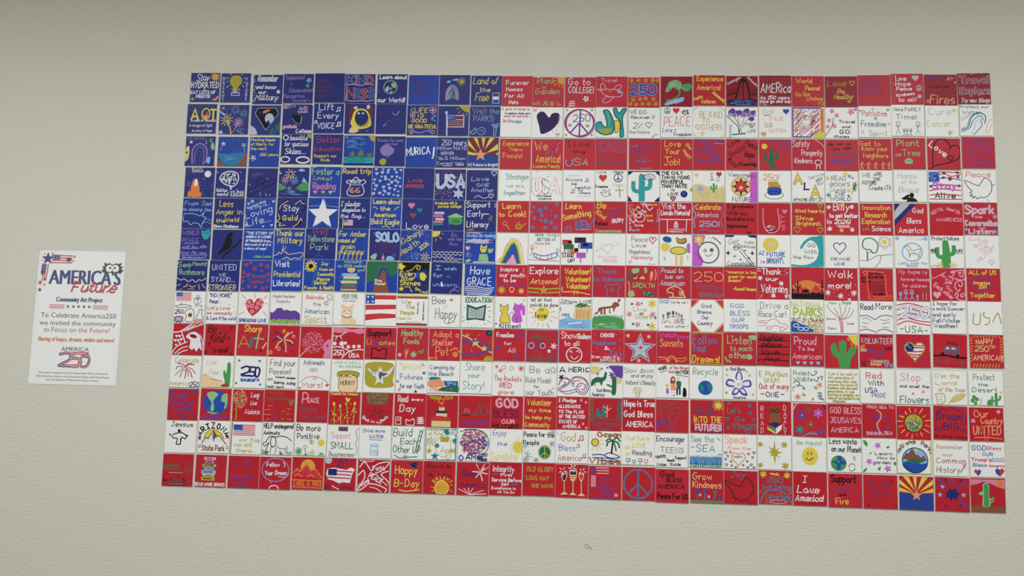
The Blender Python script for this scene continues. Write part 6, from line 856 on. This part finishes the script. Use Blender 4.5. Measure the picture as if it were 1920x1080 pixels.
# laminate film: slightly bowed, a little larger than the sheet
lv, lf = [], []; NX, NZ = 10, 14
for j in range(NZ + 1):
    for i in range(NX + 1):
        u, v = i / NX, j / NZ; x = -PW / 2 + PW * u; z = -PH / 2 + PH * v
        lv.append((x, -.0016 - .0012 * max(0, u - .8) * 5 - .0008 * math.sin(v * 5) ** 2, z))
for j in range(NZ):
    for i in range(NX):
        a = j * (NX + 1) + i; lf.append((a, a + 1, a + NX + 2, a + NX + 1))
lo = mesh_obj('laminate_sleeve', lv, lf, [lam], poster, smooth=True); lo['label'] = 'clear glossy laminate sleeve'
sm = lo.modifiers.new('thickness', 'SOLIDIFY'); sm.thickness = .0002
# printed design in sheet units: x 0..100 left to right, y 0..150 down
def pp(x, y): return (PX0 + x / 100 * (PX1 - PX0), PZ1 - y / 150 * (PZ1 - PZ0))
class PSheet(Sheet):
    def lay(s, d, k=0): s.cnt[0] += 3e-6; return d - s.cnt[0]
    def P(s, x, y, d):
        a, b = pp(x + s.ox, y + s.oy); s.v.append((a, d, b))
    ox, oy = 1.4, -.6
def type_line(txt, col, x0, x1, y, capn, bold=0.0, shear=0.0, d=-.00085):
    """set a line of type in Blender's own font, fitted to the box"""
    cu = bpy.data.curves.new('type', 'FONT'); cu.body = txt; cu.size = 1; cu.offset = bold; cu.shear = shear; cu.resolution_u = 3
    ob = bpy.data.objects.new('type', cu); COL.objects.link(ob); bpy.context.view_layer.update()
    me = ob.to_mesh(); vs = [v.co.copy() for v in me.vertices]; fs = [tuple(p.vertices) for p in me.polygons]; ob.to_mesh_clear()
    bpy.data.objects.remove(ob); bpy.data.curves.remove(cu)
    xa, xb = min(v.x for v in vs), max(v.x for v in vs); ch = .729 + bold
    out = []
    for v in vs:
        x = x0 + (v.x - xa) / (xb - xa) * (x1 - x0); yy = y - v.y / ch * capn; a, b = pp(x, yy); out.append((a, d, b))
    return out, fs
TV, TF, TM = [], [], []
inks = ['n', 'r', 'k', 'o']
def add_type(*a, bold=0.0, d=-.00085, **k):
    v, f = type_line(*a, d=d, **k)
    for n, o in enumerate((0,) if not bold else (-1, -.33, .33, 1)):      # heavier type: the same letters struck again a hair to the side
        b = len(TV); TV.extend([(x + o * bold * a[5] * .0006, y - n * 4e-6, z) for x, y, z in v])
        TF.extend([tuple(i + b for i in q) for q in f]); TM.extend([inks.index(a[1])] * len(f))
add_type("AMERICA'S", 'n', 15, 95, 38.6, 16.6, bold=.24)
add_type('Community Art Project', 'n', 25, 77, 58, 5.4, bold=.36)
add_type('To Celebrate America250', 'k', 9, 93.4, 75.6, 5.6)
add_type('we invited the community', 'k', 8.3, 94, 84, 5.4)
add_type('to', 'k', 13.7, 19.7, 91.5, 5.4)
add_type('Focus on the Future!', 'r', 22.4, 87.4, 91.5, 5.6)
add_type('Sharing of hopes, dreams, wishes and more!', 'o', 8.3, 93.5, 101.7, 5, bold=.3)
add_type('AMERICA', 'k', 35, 66, 112.3, 4.7, bold=.07)
add_type('This project is supported by the Arizona State Library, Archives &', 'k', 11.6, 89, 137, 2.2, bold=.1)
add_type('Public Records, a division of the Secretary of State, with federal funds', 'k', 9.8, 90.5, 141, 2.2, bold=.1)
add_type('from the Institute of Museum and Library Services.', 'k', 20.5, 80, 144.7, 2.2, bold=.1)
tl = mesh_obj('printed_lettering', TV, TF, [ink[i] for i in inks], poster, TM)
pa = PSheet([0.0]); dd = -.00085
def pst(x, y, r, c): pa.poly([(px, y + (py - y) * 1.0) for px, py in star(x, y, r)], c, dd - 3e-5)
for k in range(4): pa.poly([(14, 7.0 + 2.6 * k), (38, 7.0 + 2.6 * k), (38, 8.2 + 2.6 * k), (14, 8.2 + 2.6 * k)], 'r', dd)
for k in range(3): pa.poly([(6.0 + 2.3 * k, 17), (7.2 + 2.3 * k, 17), (6 + 2.1 * k, 36), (4.8 + 2.1 * k, 36)], 'r', dd)
pa.poly([(16, 6.5), (24, 6.5), (24, 12.5), (16, 12.5)], 'n', dd - 1e-5); pa.poly([(4, 17), (8.4, 17), (7.6, 26), (3.4, 26)], 'n', dd - 1e-5)
for k in range(9): pa.disc(17.4 + (k % 3) * 2.6, 7.6 + (k // 3) * 1.9, .5, .5, 'w', dd - 2e-5, 5)
for k in range(6): pa.disc(5 + (k % 2) * 2.0, 18.5 + (k // 2) * 2.6, .45, .45, 'w', dd - 2e-5, 5)
for x, y, rr, cc in ((10, 11, 7.5, 'n'), (34, 12, 3.8, 'n'), (40, 8.5, 2, 'r'), (15, 5.5, 1.8, 'r'), (6, 6, 1.2, 'n'), (39, 13.5, 1.3, 'n'), (5.5, 27, 3.5, 'n'), (8.4, 34, 1.8, 'n'), (3.6, 38, 3.2, 'r'), (8.4, 40.5, 1.8, 'r'), (3.8, 46, 2.9, 'n'), (3.6, 13, 1.2, 'r')):
    pst(x, y, rr, cc)
pa.ox, pa.oy = -.3, -4.1
for k in range(3):
    pa.poly([(18, 65.6 + 1.7 * k), (35, 65.6 + 1.7 * k), (35, 66.3 + 1.7 * k), (18, 66.3 + 1.7 * k)], 'r', dd)
    pa.poly([(67, 65.6 + 1.7 * k), (84, 65.6 + 1.7 * k), (84, 66.3 + 1.7 * k), (67, 66.3 + 1.7 * k)], 'r', dd)
for k in range(5): pst(39 + 6 * k, 67.4, 2.1, 'k')
# small owl peeking over the headline
pa.ox, pa.oy = -1.5, 1.2
pa.poly([(77, 24), (74, 21), (77, 20), (75, 16.5), (78, 17), (77, 12.5), (81, 14), (83, 13), (86.8, 15), (90.6, 13), (92.6, 14), (97, 12.5), (95.6, 17), (99, 16.5), (96.6, 20), (99.6, 21), (96.6, 24)], 'k', dd - 1e-5)
for x in (83.4, 90.2): pa.disc(x, 19, 4.1, 4.1, 'w', dd - 2e-5, 16)
for x in (84.2, 89.4): pa.disc(x, 18.4, 1.3, 1.2, 'k', dd - 3e-5, 10)
pa.poly([(86, 20), (87.6, 20), (86.8, 22.5)], 'k', dd - 4e-5)
# striped ribbon 250
pa.ox, pa.oy = -.6, -6.2
def rib(path, w):
    p = smooth(path, 6); pa.ribbon(list(p), w, 'n', dd); n = len(p)
    def off(o):
        q = []
        for i in range(n):
            a, b = p[max(0, i - 1)], p[min(n - 1, i + 1)]; dx, dy = b[0] - a[0], b[1] - a[1]; l = math.hypot(dx, dy) or 1
            q.append((p[i][0] + dy / l * o, p[i][1] - dx / l * o))
        return q
    pa.ribbon(off(w * .3), w * .4, 'r', dd - 1e-5); pa.ribbon(off(w * .03), w * .14, 'w', dd - 2e-5)
rib([(35, 122), (43, 120.5), (49, 123), (46, 128), (37, 133), (36, 134.5), (48, 134.5), (56, 134)], 3.2)
rib([(66, 121), (50, 121), (47, 126), (54, 126), (59, 130), (55, 135), (48, 135)], 3)
rib([(50, 121), (62, 120.5), (68, 126), (66, 134), (60, 135), (57, 130), (60, 124), (66, 124)], 3)
pa.ox, pa.oy = 0, 0; script = PSheet([0.0]); script.ox = script.oy = 0
put_text(script, 'Future', 41, 46.6, 94, 46.6, 11.5, 1.9, 'r', -.00105, random.Random(4), .7, True, True)
script.build('script_lettering', poster, lambda q: ink[q])
pa.build('printed_artwork', poster, lambda q: ink[q])

# ---------------------------------------------------------------- ceiling troffers that light the wall (above the frame)
def troffer(x, y, where):
    e = bpy.data.objects.new('ceiling_light', None); COL.objects.link(e); e.location = (x, y, CEIL)
    e['label'] = 'recessed ceiling light troffer ' + where; e['category'] = 'light'; e['group'] = 'ceiling troffers'
    v, f = [], []
    for b in (box(-.6, .6, -.3, -.27, -.02, 0), box(-.6, .6, .27, .3, -.02, 0), box(-.6, -.57, -.27, .27, -.02, 0), box(.57, .6, -.27, .27, -.02, 0)):
        n = len(v); v += b[0]; f += [tuple(i + n for i in q) for q in b[1]]
    mesh_obj('frame', v, f, [housm], e); bv = box(-.57, .57, -.27, .27, -.012, 0); mesh_obj('diffuser', bv[0], bv[1], [lensm], e)
WHERE = ['above the poster', 'above the middle of the mural', 'above the right end of the mural', 'across the room from the poster', 'across the room from the mural']
for (lx, ly, wt), wh in zip(LAMPS, WHERE): troffer(lx, ly, wh)
